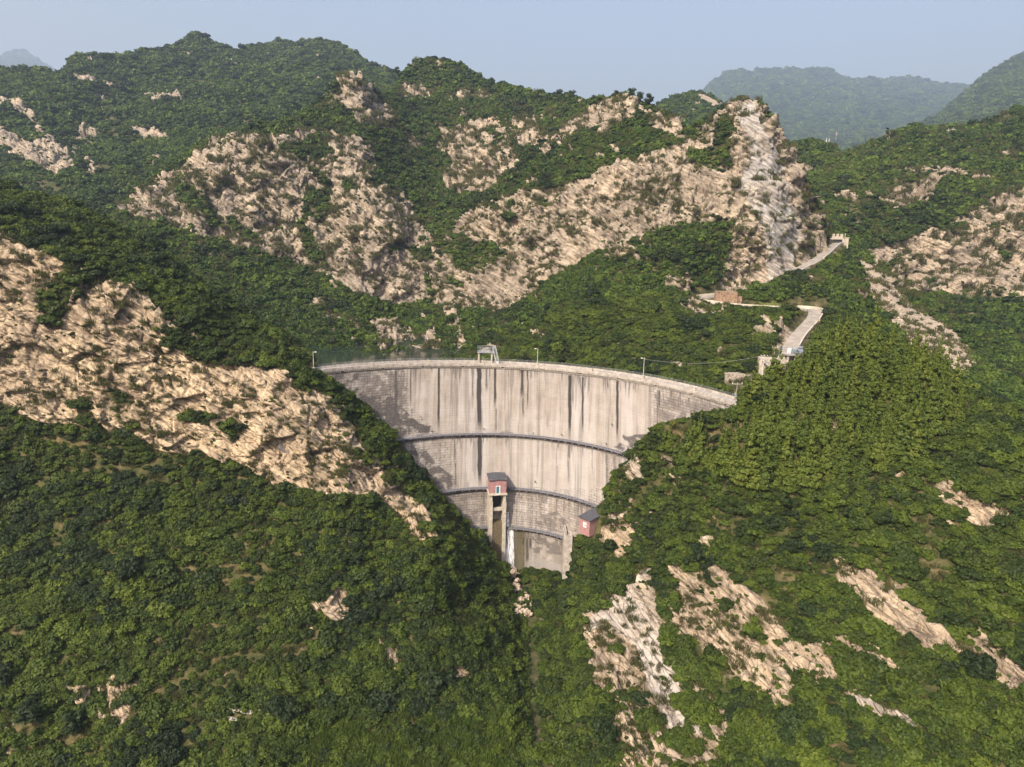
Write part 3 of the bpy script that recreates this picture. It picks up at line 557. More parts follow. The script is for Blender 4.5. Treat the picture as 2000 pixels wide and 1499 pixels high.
# valley floor downstream, lake bed upstream: one sheet out to the horizon
def ground():
    xs = np.unique(np.concatenate([np.linspace(-6000, -220, 24), np.linspace(-220, 220, 260), np.linspace(220, 6000, 24)]))
    ys = np.unique(np.concatenate([np.linspace(-1500, 30, 14), np.linspace(30, 175, 150), np.linspace(175, 400, 40), np.linspace(400, 7000, 30)]))
    X, Y = np.meshgrid(xs, ys); Z = -86.3 - .03 * (163 - np.clip(Y, 0, 163))
    P = np.stack([X, Y, Z], -1); P[..., 2] += fbm(P / 7, 4) * 1.1 - .9 * np.exp(-((X - 2 - .12 * (165 - Y)) / 3.5) ** 2) * (np.abs(Y) < 200)
    gr = sstep(.45, .6, .5 + fbm(P / 6, 3)) * (Y < 122) * (Y > 60)
    o = grid_mesh("ground", P, M_TERR, dict(rock=(fbm(P / 3, 4) > .38) * (Y > 115) * (Y < 170) * 1.0, grey=np.zeros_like(Z) + .6, scree=np.zeros_like(Z), grass=gr * .8)); tag(o, kind='structure')
    return P
GND = ground()
# ------------------------------------------------------------------ vegetation models
rs = np.random.RandomState(5)
def leaf_mesh(name, blobs, n_leaf, size, mats, seed, core=.8, trunk=None):
    """crown of many leaf-sized faces over clumps (x, y, z, rx, rz); a dim solid core inside each clump; optional trunk"""
    r = np.random.RandomState(seed); V, Fq, mi, lf = [], [], [], []; n = 0
    vol = np.array([b[3] ** 2 for b in blobs]); cnt = np.maximum(6, (n_leaf * vol / vol.sum()).astype(int))
    for b, c in zip(blobs, cnt):
        ctr = np.array(b[:3]); tone = r.uniform(-.35, .35)
        d = r.normal(size=(c, 3)); d[:, 2] = np.abs(d[:, 2]) * .9 - .35 * (r.rand(c) < .45) * np.abs(d[:, 2]) * 2; d /= np.linalg.norm(d, axis=1)[:, None]
        rad = r.uniform(.80, 1.08, c)[:, None]; p = ctr + d * rad * np.array((b[3], b[3], b[4]))
        nn = d + r.normal(size=(c, 3)) * .55 + np.array((0, 0, .25)); nn /= np.linalg.norm(nn, axis=1)[:, None]
        t = np.cross(nn, r.normal(size=(c, 3))); t /= np.linalg.norm(t, axis=1)[:, None]; s_ = np.cross(nn, t)
        a = size * r.uniform(.6, 1.35, c)[:, None]; k = r.uniform(.45, .8, c)[:, None]
        q = np.stack([p - t * a, p - s_ * a * k + nn * a * .15, p + t * a, p + s_ * a * k + nn * a * .15], 1)
        V.append(q.reshape(-1, 3)); Fq.append(np.arange(n, n + 4 * c).reshape(-1, 4)); n += 4 * c
        mi += [0] * c; lf += list(np.repeat(tone + r.uniform(-.3, .3, c), 4))
    V = np.concatenate(V).tolist(); Fs = [tuple(f) for q in Fq for f in q]
    ico = bmesh.new(); bmesh.ops.create_icosphere(ico, subdivisions=1, radius=1.0)
    iv = np.array([v.co[:] for v in ico.verts]); iff = [tuple(v.index for v in f.verts) for f in ico.faces]; ico.free()
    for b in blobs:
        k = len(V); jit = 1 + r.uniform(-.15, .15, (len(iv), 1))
        V += (np.array(b[:3]) + iv * jit * core * np.array((b[3], b[3], b[4]))).tolist(); Fs += [tuple(k + i for i in f) for f in iff]; mi += [0] * len(iff); lf += [-.6] * len(iv)  # solid core added to stop light passing through, toned darker than the leaves
    if trunk:
        m = MB()
        for a, b_, r0, r1 in trunk: m.bar(a, b_, r0, 5, r1)
        k = len(V); V += m.v; Fs += [tuple(k + i for i in f) for f in m.f]; mi += [1] * len(m.f); lf += [0] * len(m.v)
    me = bpy.data.meshes.new(name); me.from_pydata(V, [], Fs); me.polygons.foreach_set("material_index", mi)
    at_ = me.attributes.new("leaf", 'FLOAT', 'POINT'); at_.data.foreach_set("value", np.array(lf, np.float32))
    for mm in mats: me.materials.append(mm)
    me.update(); return me
def shrub_blobs(r, n, spread=.75, h=.8):
    B = [(0, 0, h * .45, .5, h * .5)]
    for k in range(n):
        a = 2 * math.pi * (k / n + r.uniform(-.06, .06)); q = spread * math.sqrt(r.uniform(.15, 1)); s_ = r.uniform(.26, .44)
        B.append((q * math.cos(a), q * math.sin(a), h * (.95 - .75 * (q / spread) ** 2) * r.uniform(.75, 1.1), s_, s_ * r.uniform(.7, .95)))
    return B
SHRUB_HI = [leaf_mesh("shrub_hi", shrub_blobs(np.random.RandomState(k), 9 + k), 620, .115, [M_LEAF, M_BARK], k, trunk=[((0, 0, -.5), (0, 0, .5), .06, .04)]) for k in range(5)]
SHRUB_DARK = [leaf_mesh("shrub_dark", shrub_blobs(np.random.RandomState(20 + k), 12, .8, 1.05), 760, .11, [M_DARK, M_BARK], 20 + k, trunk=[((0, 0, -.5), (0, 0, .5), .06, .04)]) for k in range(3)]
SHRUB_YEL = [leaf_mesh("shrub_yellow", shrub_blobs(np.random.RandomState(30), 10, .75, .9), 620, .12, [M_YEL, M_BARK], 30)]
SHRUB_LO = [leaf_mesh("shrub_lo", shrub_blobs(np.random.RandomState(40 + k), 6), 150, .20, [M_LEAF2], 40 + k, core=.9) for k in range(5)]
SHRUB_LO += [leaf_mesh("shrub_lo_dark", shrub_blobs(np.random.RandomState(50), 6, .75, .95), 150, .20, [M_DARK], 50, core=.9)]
def cyp_blobs(r, h):
    B = []; n = 9
    for k in range(n):
        t = k / (n - 1); w_ = .50 * (1 - t) ** .9 + .04
        for j in range(3 if t < .6 else (2 if t < .85 else 1)):
            a = r.uniform(0, 6.28); q = w_ * .55 if t < .85 else 0
            B.append((q * math.cos(a), q * math.sin(a), .15 + t * (h - .2), w_ * .62, .30 - .1 * t))
    return B
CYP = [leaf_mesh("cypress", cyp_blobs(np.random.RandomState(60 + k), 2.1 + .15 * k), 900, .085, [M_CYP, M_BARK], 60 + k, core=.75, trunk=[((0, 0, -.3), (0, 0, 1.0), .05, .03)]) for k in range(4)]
def tree_blobs(r, n=16):
    B = []
    for k in range(n):
        a = r.uniform(0, 6.28); z = r.uniform(.55, 1.75); w_ = .75 * math.sin(math.pi * min(1, max(.12, (z - .25) / 1.8))) ; q = w_ * r.uniform(.3, .95); s_ = r.uniform(.26, .42)
        B.append((q * math.cos(a), q * math.sin(a), z, s_, s_ * .85))
    return B
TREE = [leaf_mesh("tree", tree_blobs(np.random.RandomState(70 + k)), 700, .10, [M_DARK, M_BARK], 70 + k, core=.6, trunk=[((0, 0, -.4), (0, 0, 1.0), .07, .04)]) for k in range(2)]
GRASS = []
for k in range(3):
    m = MB(); r = np.random.RandomState(80 + k)
    for j in range(60):
        a = r.uniform(0, 6.28); q = math.sqrt(r.rand()) * .8; x, y = q * math.cos(a), q * math.sin(a); h = r.uniform(.35, .9); b = r.uniform(0, 6.28); dx, dy = math.cos(b), math.sin(b); lx, ly = r.normal(size=2) * .25
        m.add([(x - dx * .05, y - dy * .05, -.1), (x + dx * .05, y + dy * .05, -.1), (x + lx + dx * .02, y + ly + dy * .02, h), (x + lx * .9 - dx * .03, y + ly * .9 - dy * .03, h * .9)], [(0, 1, 2, 3)])
    GRASS.append(m)
M_GRASS = foliage("tall_grass", [(.2, (.085, .135, .025)), (.6, (.17, .235, .045)), (1.0, (.29, .32, .08))], .3, tint=(.5, .54, .45))
M_DRY = foliage("dry_grass", [(.2, (.10, .10, .04)), (.6, (.17, .155, .07)), (1.0, (.24, .20, .10))], .3)
def mb_mesh(m, name, mt):
    o = m.build(name, mt); me = o.data; bpy.data.objects.remove(o); return me
GRASS_M = [mb_mesh(m, "grass_tuft", M_GRASS) for m in GRASS]; DRY_M = [mb_mesh(m, "dry_tuft", M_DRY) for m in GRASS]

# ------------------------------------------------------------------ planting
def scatter_object(name, meshes, loc, rot, scl, var, label=None):
    """ONE stuff object: points with the given models instanced on them"""
    c = bpy.data.collections.new(name + "_models")
    for k, me in enumerate(meshes):
        c.objects.link(bpy.data.objects.new("m%02d_%s" % (k, me.name), me))
    me = bpy.data.meshes.new(name); n = len(loc); me.vertices.add(n); me.vertices.foreach_set("co", np.asarray(loc, np.float32).ravel())
    for nm, ty, dat, key in (("rot", 'FLOAT_VECTOR', rot, "vector"), ("scl", 'FLOAT_VECTOR', scl, "vector"), ("var", 'INT', var, "value")):
        a = me.attributes.new(nm, ty, 'POINT'); a.data.foreach_set(key, np.asarray(dat, np.int32 if ty == 'INT' else np.float32).ravel())
    o = bpy.data.objects.new(name, me); col.objects.link(o); tag(o, kind='stuff')
    ng = bpy.data.node_groups.new(name, 'GeometryNodeTree')
    ng.interface.new_socket("Geometry", in_out='INPUT', socket_type='NodeSocketGeometry'); ng.interface.new_socket("Geometry", in_out='OUTPUT', socket_type='NodeSocketGeometry')
    N_, L_ = ng.nodes, ng.links
    gi, go = N_.new("NodeGroupInput"), N_.new("NodeGroupOutput"); ip = N_.new("GeometryNodeInstanceOnPoints"); ci = N_.new("GeometryNodeCollectionInfo")
    ci.inputs["Collection"].default_value = c; ci.inputs["Separate Children"].default_value = True; ci.inputs["Reset Children"].default_value = True
    mp_ = N_.new("GeometryNodeMeshToPoints")
    def attr(nm, ty):
        a = N_.new("GeometryNodeInputNamedAttribute"); a.data_type = ty; a.inputs["Name"].default_value = nm; return [s_ for s_ in a.outputs if s_.enabled][0]
    e2r = N_.new("FunctionNodeEulerToRotation")
    L_.new(gi.outputs[0], mp_.inputs["Mesh"]); L_.new(mp_.outputs[0], ip.inputs["Points"]); L_.new(ci.outputs[0], ip.inputs["Instance"]); ip.inputs["Pick Instance"].default_value = True
    L_.new(attr("var", 'INT'), ip.inputs["Instance Index"]); L_.new(attr("rot", 'FLOAT_VECTOR'), e2r.inputs[0]); L_.new(e2r.outputs[0], ip.inputs["Rotation"]); L_.new(attr("scl", 'FLOAT_VECTOR'), ip.inputs["Scale"])
    L_.new(ip.outputs[0], go.inputs[0])
    md = o.modifiers.new("scatter", 'NODES'); md.node_group = ng
    return o

def project(P):
    P = np.asarray(P); Rm = np.array([rt[:], up[:], fwd[:]]); q = P @ Rm.T
    return 1000 + F * q[..., 0] / q[..., 2], 749.5 - F * q[..., 1] / q[..., 2]

CYP_ZONE = [(1285, 840), (1330, 790), (1440, 765), (1500, 715), (1600, 650), (1700, 645), (1790, 690), (1850, 740), (1870, 830), (1780, 900), (1640, 950), (1480, 960), (1370, 920), (1290, 890)]
KEEP_OUT = []           # (x, y, z, radius): where things stand
def plan_plants(KEEP):
    ALL = []
    for li, L in enumerate(LAYERS):
        P, A, N = L.P1, L.A1, L.N1; nf = L.nfront
        dist = np.linalg.norm(P, axis=-1)
        dia = np.where(dist < 260, 2.0, 2.0 + (dist - 260) * .0045); dia = np.minimum(dia, 20)
        # clearings and thickets
        th = .5 + .9 * fbm(P / (dia[..., None] * 6.5), 4)
        dens = sstep(.10, .32, th) * .48 + .52
        rk = L.rock
        if L is LC: rk = np.maximum(rk, L.roadmask)
        steep = N[..., 2]
        onrock = .26 if L in (LC, LE, LG) else (.12 if L is LA else .24)
        dens = dens * (1 - rk) + onrock * (1 - .85 * np.clip(L.grey * 1.3, 0, 1)) * rk * sstep(.42, .62, .5 + .9 * fbm(P / (dia[..., None] * 4) + 33, 3))
        dens *= (1 - L.scree * .985)
        if L is LC: dens *= 1 - L.roadmask
        if L is LA:
            gz = sstep(1400, 1440, L.PY + 30 * fbm(P / 9, 3)) * sstep(520, 640, L.PX) * (L.PX < 1000); dens *= 1 - .45 * gz
        cover = np.where(dist < 260, .20, .27)
        pr = A * dens / (cover * dia * dia)
        pr[nf + 6:] *= .25
        # leave out what is far outside the frame
        PX, PY = L.PX, L.PY
        far = np.maximum(np.maximum(-PX - 60, PX - 2060), np.maximum(PY - 1560, 0)); pr = pr * np.where(far > 0, np.exp(-far / 70), 1)
        pick = np.nonzero(rs.rand(*pr.shape) < pr)
        p = P[pick]; n_ = N[pick]; d = dist[pick]; di = dia[pick]
        s_ = di * np.clip(rs.lognormal(-.08, .42, len(d)), .4, 2.4) * (.6 + .4 * np.clip(dens[pick], 0, 1))
        s_ *= np.where(rk[pick] > .5, .52, 1.0)
        ALL.append((p, n_, d, s_, np.full(len(d), li), PX[pick], PY[pick], rk[pick]))
    # valley floor
    P = GND.reshape(-1, 3); dist = np.linalg.norm(P, axis=-1); m = (np.abs(P[:, 0]) < 110) & (P[:, 1] > 60) & (P[:, 1] < 167) & (P[:, 2] > -91)
    P = P[m]; k = rs.rand(len(P)) < .92 * sstep(.15, .4, .5 + .9 * fbm(P / 9, 4)); p = P[k]
    px, py = project(p); gz = (py > 1400) & (px > 560) & (px < 1010); kk = (rs.rand(len(p)) > .8 * gz) & (np.abs(px - 1035 - (py - 1120) * .02) > 5); p, px, py = p[kk], px[kk], py[kk]
    ALL.append((p, np.tile((0, 0, 1.), (len(p), 1)), np.linalg.norm(p, axis=1), np.clip(rs.lognormal(.75, .32, len(p)), 1, 4), np.full(len(p), 99), px, py, np.zeros(len(p))))
    c = [np.concatenate([a[k] for a in ALL]) for k in range(8)]
    keep = np.ones(len(c[0]), bool)
    for x, y, z, r_ in KEEP: keep &= ((c[0][:, 0] - x) ** 2 + (c[0][:, 1] - y) ** 2 + (c[0][:, 2] - z) ** 2) > (r_ + c[3] * .35) ** 2
    w_ = (c[5] > 1335) & (c[5] < 1660) & (c[6] > 450) & (c[6] < 745); wi = np.nonzero(w_)[0]; kr = np.ones(len(wi), bool)
    rx, ry = project(ROAD3); rd = np.linalg.norm(ROAD3, axis=1); dw = np.linalg.norm(c[0][wi], axis=1); rw = c[3][wi] * .5 / dw * F
    for k in range(0, len(ROAD3), 3):
        if 1524 < rx[k] < 1566 and 590 < ry[k] < 606: continue          # here the shrubs do hide it
        kr &= ~((np.hypot(c[5][wi] - rx[k], c[6][wi] - rw * .5 - ry[k]) < rw * .85 + 2.5) & (dw < rd[k] + 3))
    keep[wi] &= kr
    # nothing grows through the dam
    near = (c[0][:, 1] > 120) & (c[0][:, 1] < 200) & (np.abs(c[0][:, 0]) < 70); q = c[0][near]; zz = ARC[::-1, 3]
    cx, cy, r_ = (np.interp(q[:, 2] + 1.0, zz, ARC[::-1, j]) for j in range(3)); rr = np.hypot(q[:, 0] - cx, q[:, 1] - cy)
    keep[np.nonzero(near)[0]] &= ~((rr > r_ - c[3][near] * np.where(q[:, 2] < -80, 0, .3)) & (rr < r_ + 7) & (q[:, 1] > cy - 6) & (q[:, 0] - cx < .93 * r_) & (q[:, 0] - cx > -.72 * r_))
    dq = np.linalg.norm(c[0], axis=1); rad = c[3] * .5 / dq * F
    for x0, x1, y0, y1, dd in ((1102, 1119, 1036, 1140, 182), (1128, 1174, 992, 1044, 172), (954, 990, 960, 1085, 188), (1416, 1464, 728, 752, 188), (1490, 1535, 694, 735, 196), (1538, 1574, 678, 700, 198), (1399, 1440, 572, 594, 245), (1356, 1420, 580, 590, 245), (1560, 1600, 604, 650, 235)):
        keep &= ~((c[5] > x0 - rad) & (c[5] < x1 + rad) & (c[6] > y0 - rad) & (c[6] < y1 + rad * .6) & (dq < dd))
    return [k[keep] for k in c]
# ------------------------------------------------------------------ reservoir
M_WATER, _n, _l, _b = mat("reservoir_water")
_b.inputs["Base Color"].default_value = (.018, .028, .020, 1); _b.inputs["Roughness"].default_value = .06
_t = _n.new("ShaderNodeTexCoord"); _bp = _n.new("ShaderNodeBump"); _bp.inputs["Strength"].default_value = .04; _bp.inputs["Distance"].default_value = .1
_l.new(noise_(_n, _l, _t.outputs["Object"], .9, 4), _bp.inputs["Height"]); _l.new(_bp.outputs[0], _b.inputs["Normal"])
WZ = -38.2
_a = np.radians(np.linspace(-47, 62, 70)); inner = np.stack([ARC[0, 0] + 60.5 * np.sin(_a), ARC[0, 1] + 60.5 * np.cos(_a)], -1)
outer = np.stack([np.linspace(-105, 62, 70), np.linspace(270, 225, 70) + 60 * np.sin(np.linspace(0, math.pi, 70))], -1); outer[:14, 1] = np.linspace(190, outer[14, 1], 14)
_k = np.linspace(0, 1, 12)[:, None, None]; W2 = inner[None] * (1 - _k) + outer[None] * _k
tag(grid_mesh("reservoir_water", np.concatenate([W2, np.full(W2.shape[:2] + (1,), WZ)], -1), M_WATER), kind='structure')

# ------------------------------------------------------------------ the arch dam
def concrete_dam():
    m, n, l, b = mat("dam_concrete")
    def A(k): return node(n, "ShaderNodeAttribute", attribute_name=k).outputs["Fac"]
    ux, uz = A("ux"), A("uz")
    cx_ = node(n, "ShaderNodeCombineXYZ"); l.new(ux, cx_.inputs[0]); l.new(uz, cx_.inputs[1])
    U = cx_.outputs[0]
    mv = node(n, "ShaderNodeMapping"); mv.inputs["Scale"].default_value = (1, .07, 1); l.new(U, mv.inputs["Vector"])
    mh = node(n, "ShaderNodeMapping"); mh.inputs["Scale"].default_value = (.06, 1.6, 1); l.new(U, mh.inputs["Vector"])
    vert = noise_(n, l, mv.outputs[0], .75, 6, .6); hor = noise_(n, l, mh.outputs[0], 1.3, 4, .6); bl = noise_(n, l, U, .18, 5, .6); fine = noise_(n, l, U, 2.2, 5, .7)
    r = ramp(n, [(.30, (.27, .225, .175)), (.44, (.40, .345, .28)), (.56, (.49, .435, .365)), (.70, (.58, .54, .475))])
    l.new(math_(n, l, 'ADD', math_(n, l, 'MULTIPLY', vert, .6), math_(n, l, 'MULTIPLY', bl, .4)), r.inputs[0])
    c = r.outputs[0]
    hr = ramp(n, [(.55, (0, 0, 0)), (.72, (1, 1, 1))]); l.new(hor, hr.inputs[0]); c = mixc(n, l, math_(n, l, 'MULTIPLY', hr.outputs[0], .4), c, (.36, .30, .24))
    # lift joints and masonry joints
    nd = node(n, "ShaderNodeTexNoise"); nd.inputs["Scale"].default_value = .55; nd.inputs["Detail"].default_value = 3; l.new(U, nd.inputs["Vector"])
    va = node(n, "ShaderNodeVectorMath", operation='MULTIPLY_ADD'); va.inputs[1].default_value = (.42, .26, 0); l.new(nd.outputs["Color"], va.inputs[0]); l.new(U, va.inputs[2])
    br = node(n, "ShaderNodeTexBrick", offset=.37, offset_frequency=3, squash=.8, squash_frequency=4); l.new(va.outputs[0], br.inputs["Vector"]); br.inputs["Scale"].default_value = 1.0; br.inputs["Mortar Size"].default_value = .055; br.inputs["Mortar Smooth"].default_value = .5
    br.inputs["Brick Width"].default_value = 1.35; br.inputs["Row Height"].default_value = .62; br.inputs["Color1"].default_value = (0, 0, 0, 1); br.inputs["Color2"].default_value = (.35, .35, .35, 1); br.inputs["Mortar"].default_value = (1, 1, 1, 1)
    jn = ramp(n, [(.38, (0, 0, 0)), (.58, (1, 1, 1))]); l.new(noise_(n, l, U, .55, 5, .65), jn.inputs[0])
    blk = A("block")
    jf = math_(n, l, 'MULTIPLY', br.outputs["Color"], math_(n, l, 'ADD', math_(n, l, 'MULTIPLY', math_(n, l, 'MULTIPLY', blk, .78), math_(n, l, 'ADD', jn.outputs[0], .25, True)), math_(n, l, 'ADD', math_(n, l, 'MULTIPLY', jn.outputs[0], .22), .05)), True)
    c = mixc(n, l, jf, c, (.095, .078, .062))
    c = mixc(n, l, math_(n, l, 'MULTIPLY', A("pale"), math_(n, l, 'ADD', fine, .2, True)), c, (.64, .61, .56))
    # dark seepage, weathering and the shade painted under the lips
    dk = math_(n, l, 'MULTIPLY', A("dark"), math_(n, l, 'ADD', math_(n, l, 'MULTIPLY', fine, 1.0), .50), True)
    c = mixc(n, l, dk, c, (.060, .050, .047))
    c = mixc(n, l, math_(n, l, 'MULTIPLY', A("moss"), math_(n, l, 'ADD', vert, .3, True)), c, (.085, .070, .018))
    c = mixc(n, l, 1.0, c, (.575, .595, .625), "MULTIPLY")
    l.new(c, b.inputs["Base Color"]); b.inputs["Roughness"].default_value = .9; b.inputs["Specular IOR Level"].default_value = .25
    bp = node(n, "ShaderNodeBump"); bp.inputs["Strength"].default_value = .35; bp.inputs["Distance"].default_value = .15
    l.new(math_(n, l, 'SUBTRACT', math_(n, l, 'ADD', fine, hor), math_(n, l, 'MULTIPLY', br.outputs["Color"], .5)), bp.inputs["Height"]); l.new(bp.outputs[0], b.inputs["Normal"])
    return m
M_DAM = concrete_dam()
M_CONC = plain("pale_concrete", (.44, .40, .345), .9, var=.2, scale=1.2, bump=.2)
M_CREAM = plain("cream_concrete", (.50, .45, .36), .9, var=.16, scale=1.5, bump=.2)
M_GREYC = plain("grey_concrete", (.40, .37, .335), .9, var=.25, scale=2.0, bump=.2)
M_STEEL = plain("galvanised_steel", (.42, .43, .45), .5, .4, var=.12)
M_DARKST = plain("dark_steel", (.035, .037, .042), .5, .3)
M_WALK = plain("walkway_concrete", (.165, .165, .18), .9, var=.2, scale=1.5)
dam = empty("arch_dam", (0, 0, 0), 0, "curved concrete arch dam with dark seepage streaks, filling the gorge between the two green hills", "dam")
def wall_xy(xc, z, off):
    cx, cy, r = arc_at(z); r = r + off; q = np.clip((xc - cx) / r, -.955, .955); return cx + r * q, cy + r * np.sqrt(1 - q * q)
NZ, NP = 330, 760
ph = np.radians(np.linspace(-47, 71.5, NP)); xc = ARC[0, 0] + ARC[0, 2] * np.sin(ph); zs = np.linspace(-33.25, -89, NZ)
P = np.zeros((NZ, NP, 3))
for k, z in enumerate(zs):
    off = .75 + .45 * min(1, (-33.25 - z) / 8); x, y = wall_xy(xc, z, off); P[k] = np.stack([x, y, np.full(NP, z)], -1)
px, py = project(P)
ux = ARC[0, 2] * np.repeat(ph[None], NZ, 0); uz = np.repeat(zs[:, None], NP, 1)
dark = np.zeros(px.shape); pale = dark.copy(); moss = dark.copy(); block = dark.copy()
wob = fbm(np.stack([ux * .35, uz * .25, ux * 0], -1), 3) * 2.2
STREAK = [(762, 3, 727, 800, .5), (773, 8, 727, 850, .75), (770, 14, 790, 858, .4), (784, 4, 724, 856, .5), (802, 3.5, 722, 800, .7), (804, 3, 800, 850, .35), (830, 2, 722, 742, .5), (857, 5, 716, 851, .95), (875, 2, 720, 735, .4), (890, 3, 720, 745, .6), (893, 2, 745, 835, .3), (923, 3.5, 720, 790, .6), (936, 9.5, 716, 851, 1.15), (937, 9, 851, 952, 1.05), (950, 4.5, 720, 768, .65), (957, 2.5, 720, 740, .5), (967, 5.5, 718, 800, .95), (969, 3, 800, 850, .65), (980, 2, 720, 760, .25), (993, 1.5, 722, 850, .4), (1020, 7.5, 724, 780, .85), (1022, 5, 780, 815, .6), (1031, 2.5, 725, 805, .85), (1037, 5, 725, 740, .5), (1094, 2, 745, 850, .4), (1113, 6.5, 734, 862, 1.0), (1119, 3, 736, 800, .5), (1133, 2.5, 738, 762, .7), (1138, 4.5, 737, 858, .85), (1151, 2, 740, 752, .5), (1187, 3, 742, 760, .7), (1192, 1.6, 742, 830, .35), (1206, 5.5, 745, 870, .95), (1212, 2.5, 748, 765, .4), (1237, 3, 752, 762, .5), (1270, 2.5, 760, 785, .4), (1284, 3, 764, 850, .6), (1288, 4.5, 764, 800, .75), (1296, 3, 770, 800, .5), (1310, 4, 770, 795, .5), (1325, 4, 775, 800, .55), (1345, 5, 778, 800, .5), (1360, 4, 780, 805, .4), (1405, 5, 790, 805, .4),
          (888, 4, 856, 905, .55), (890, 2, 905, 957, .7), (900, 3, 856, 880, .4), (925, 3, 856, 880, .5), (1111, 7, 868, 900, .6), (1110, 5, 900, 945, .5), (1088, 4, 910, 945, .3), (1157, 2.5, 880, 930, .5), (1185, 5, 885, 985, .55), (1200, 8, 890, 975, .5), (1170, 6, 885, 960, .2), (860, 3, 866, 930, .3),
          (648, 3, 735, 775, .6), (660, 4, 735, 790, .6), (672, 3, 735, 770, .6), (684, 5, 755, 790, .55), (692, 3, 730, 760, .4), (713, 2, 728, 752, .6), (728, 2, 725, 745, .5),
          (1030, 7, 1052, 1105, .75), (1022, 8, 1052, 1066, .8), (1036, 5, 1052, 1075, .8), (1016, 4, 1045, 1100, .35)]
for sx, sw, y0, y1, st in STREAK:
    q = np.abs(px - sx + wob * .35 * np.clip(sw / 4, .5, 1.3)) / (sw * .5); f = 1 - sstep(.55, 1.15, q + .30 * fbm(np.stack([ux * 3, uz * .5, ux * 0 + sx], -1), 2))
    f *= sstep(y0 - 3, y0 + 1, py) * (1 - sstep(y1 - .35 * (y1 - y0), y1 + 3, py) * .9)
    dark = np.maximum(dark, f * st * 1.15)
thin = .5 + .95 * fbm(np.stack([ux * 1.5, uz * .03, ux * 0 + 13], -1), 3, .65); dark = np.maximum(dark, .34 * sstep(.60, .76, thin) * sstep(.3, .6, .5 + .9 * fbm(np.stack([ux * .8, uz * .12, ux * 0 + 17], -1), 3)))
# drips and painted shade below the cornice and below each walkway
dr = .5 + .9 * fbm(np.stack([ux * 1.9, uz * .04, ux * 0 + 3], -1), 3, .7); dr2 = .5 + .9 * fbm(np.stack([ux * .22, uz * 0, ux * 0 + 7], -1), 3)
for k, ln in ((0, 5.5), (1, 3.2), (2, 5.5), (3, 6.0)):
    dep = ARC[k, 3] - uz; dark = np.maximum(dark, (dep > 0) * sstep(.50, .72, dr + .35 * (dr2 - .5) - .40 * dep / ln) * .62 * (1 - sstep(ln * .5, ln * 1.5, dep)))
    dark = np.maximum(dark, (dep > 0) * (dep < (1.0 if k == 0 else 1.3)) * (.35 + .4 * sstep(.35, .6, dr2)))  # dark band: shade under the overhanging lips put into the wall colour
PATCH = [(.55, [(672, 795), (700, 778), (760, 770), (792, 800), (845, 852), (770, 862), (730, 830)]), (.55, [(800, 826), (842, 832), (842, 852), (780, 856)]), (.55, [(1196, 872), (1225, 846), (1262, 850), (1262, 890), (1215, 880)]), (.5, [(780, 866), (830, 880), (850, 905), (884, 930), (893, 955), (850, 960), (800, 905)]), (.55, [(612, 722), (700, 728), (715, 800), (660, 790)]), (.38, [(690, 722), (790, 720), (800, 860), (700, 800)]), (.35, [(965, 846), (990, 841), (1010, 850), (960, 851)]),
         (.28, [(860, 965), (948, 960), (948, 1032), (910, 1030)]), (.34, [(1045, 1010), (1090, 1000), (1130, 1040), (1060, 1040)]), (.42, [(1040, 1050), (1110, 1060), (1110, 1085), (1040, 1080)]), (.35, [(1000, 962), (1075, 968), (1070, 985), (1000, 975)]), (.34, [(1130, 985), (1170, 985), (1160, 1010)]), (.3, [(1280, 770), (1420, 800), (1380, 840), (1290, 840)])]
mot = .5 + .95 * fbm(np.stack([ux * .55, uz * .8, ux * 0 + 21], -1), 5, .62); wx = 10 * fbm(np.stack([ux * .3, uz * .3, ux * 0 + 31], -1), 3)
for st, pl in PATCH: dark = np.maximum(dark, inside(px + wx, py + wx * .6, pl) * st * sstep(.22, .55, mot) * 1.5)
for pl, st in (([(600, 700), (790, 700), (800, 790), (870, 860), (900, 960), (780, 880)], .95), ([(840, 955), (1200, 955), (1180, 1060), (1100, 1060), (860, 1040)], 1.0), ([(1270, 755), (1450, 780), (1420, 830), (1270, 860)], .85), ([(1170, 880), (1260, 890), (1190, 1000)], .4), ([(780, 855), (900, 860), (890, 960), (840, 960)], .45)):
    block = np.maximum(block, inside(px + wx, py + wx * .5, pl) * st)
below = uz < ARC[3, 3]; lo = uz < -83.2
pale = np.maximum(pale, lo * sstep(.38, .6, mot) * .55 * (px > 1010)); pale = np.maximum(pale, sstep(.64, .78, dr2 + .25 * (dr - .5)) * .42 * (uz > ARC[2, 3]))
pale = np.maximum(pale, (np.abs(px - 1060) < 70) * (np.abs(uz + 56) < 9) * .18)
moss = np.maximum(moss, below * (1 - sstep(9, 13, np.abs(px - 1014))) * .95); moss = np.maximum(moss, below * (1 - sstep(20, 30, np.abs(px - 1005))) * .4); dark = np.maximum(dark, below * .30 * sstep(.3, .6, mot))
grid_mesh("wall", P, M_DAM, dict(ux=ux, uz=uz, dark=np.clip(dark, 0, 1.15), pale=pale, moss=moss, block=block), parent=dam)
def ring(phs, r0, r1, z0, z1, cx=None, cy=None, name="ring", mats=None, parent=None):
    cx = ARC[0, 0] if cx is None else cx; cy = ARC[0, 1] if cy is None else cy; s_, c_ = np.sin(phs), np.cos(phs)
    prof = [(r0, z1), (r1, z1), (r1, z0), (r0, z0), (r0, z1)]
    return grid_mesh(name, np.array([np.stack([cx + r * s_, cy + r * c_, np.full(len(phs), z)], -1) for r, z in prof]), mats, smooth=False, parent=parent)
PH = np.radians(np.linspace(-47, 71.5, 240)); R0, Z0 = ARC[0, 2], ARC[0, 3]
ring(PH, R0 + 3.4, R0 + 6.5, -70, Z0 - .35, name="upstream_wall", mats=M_GREYC, parent=dam)
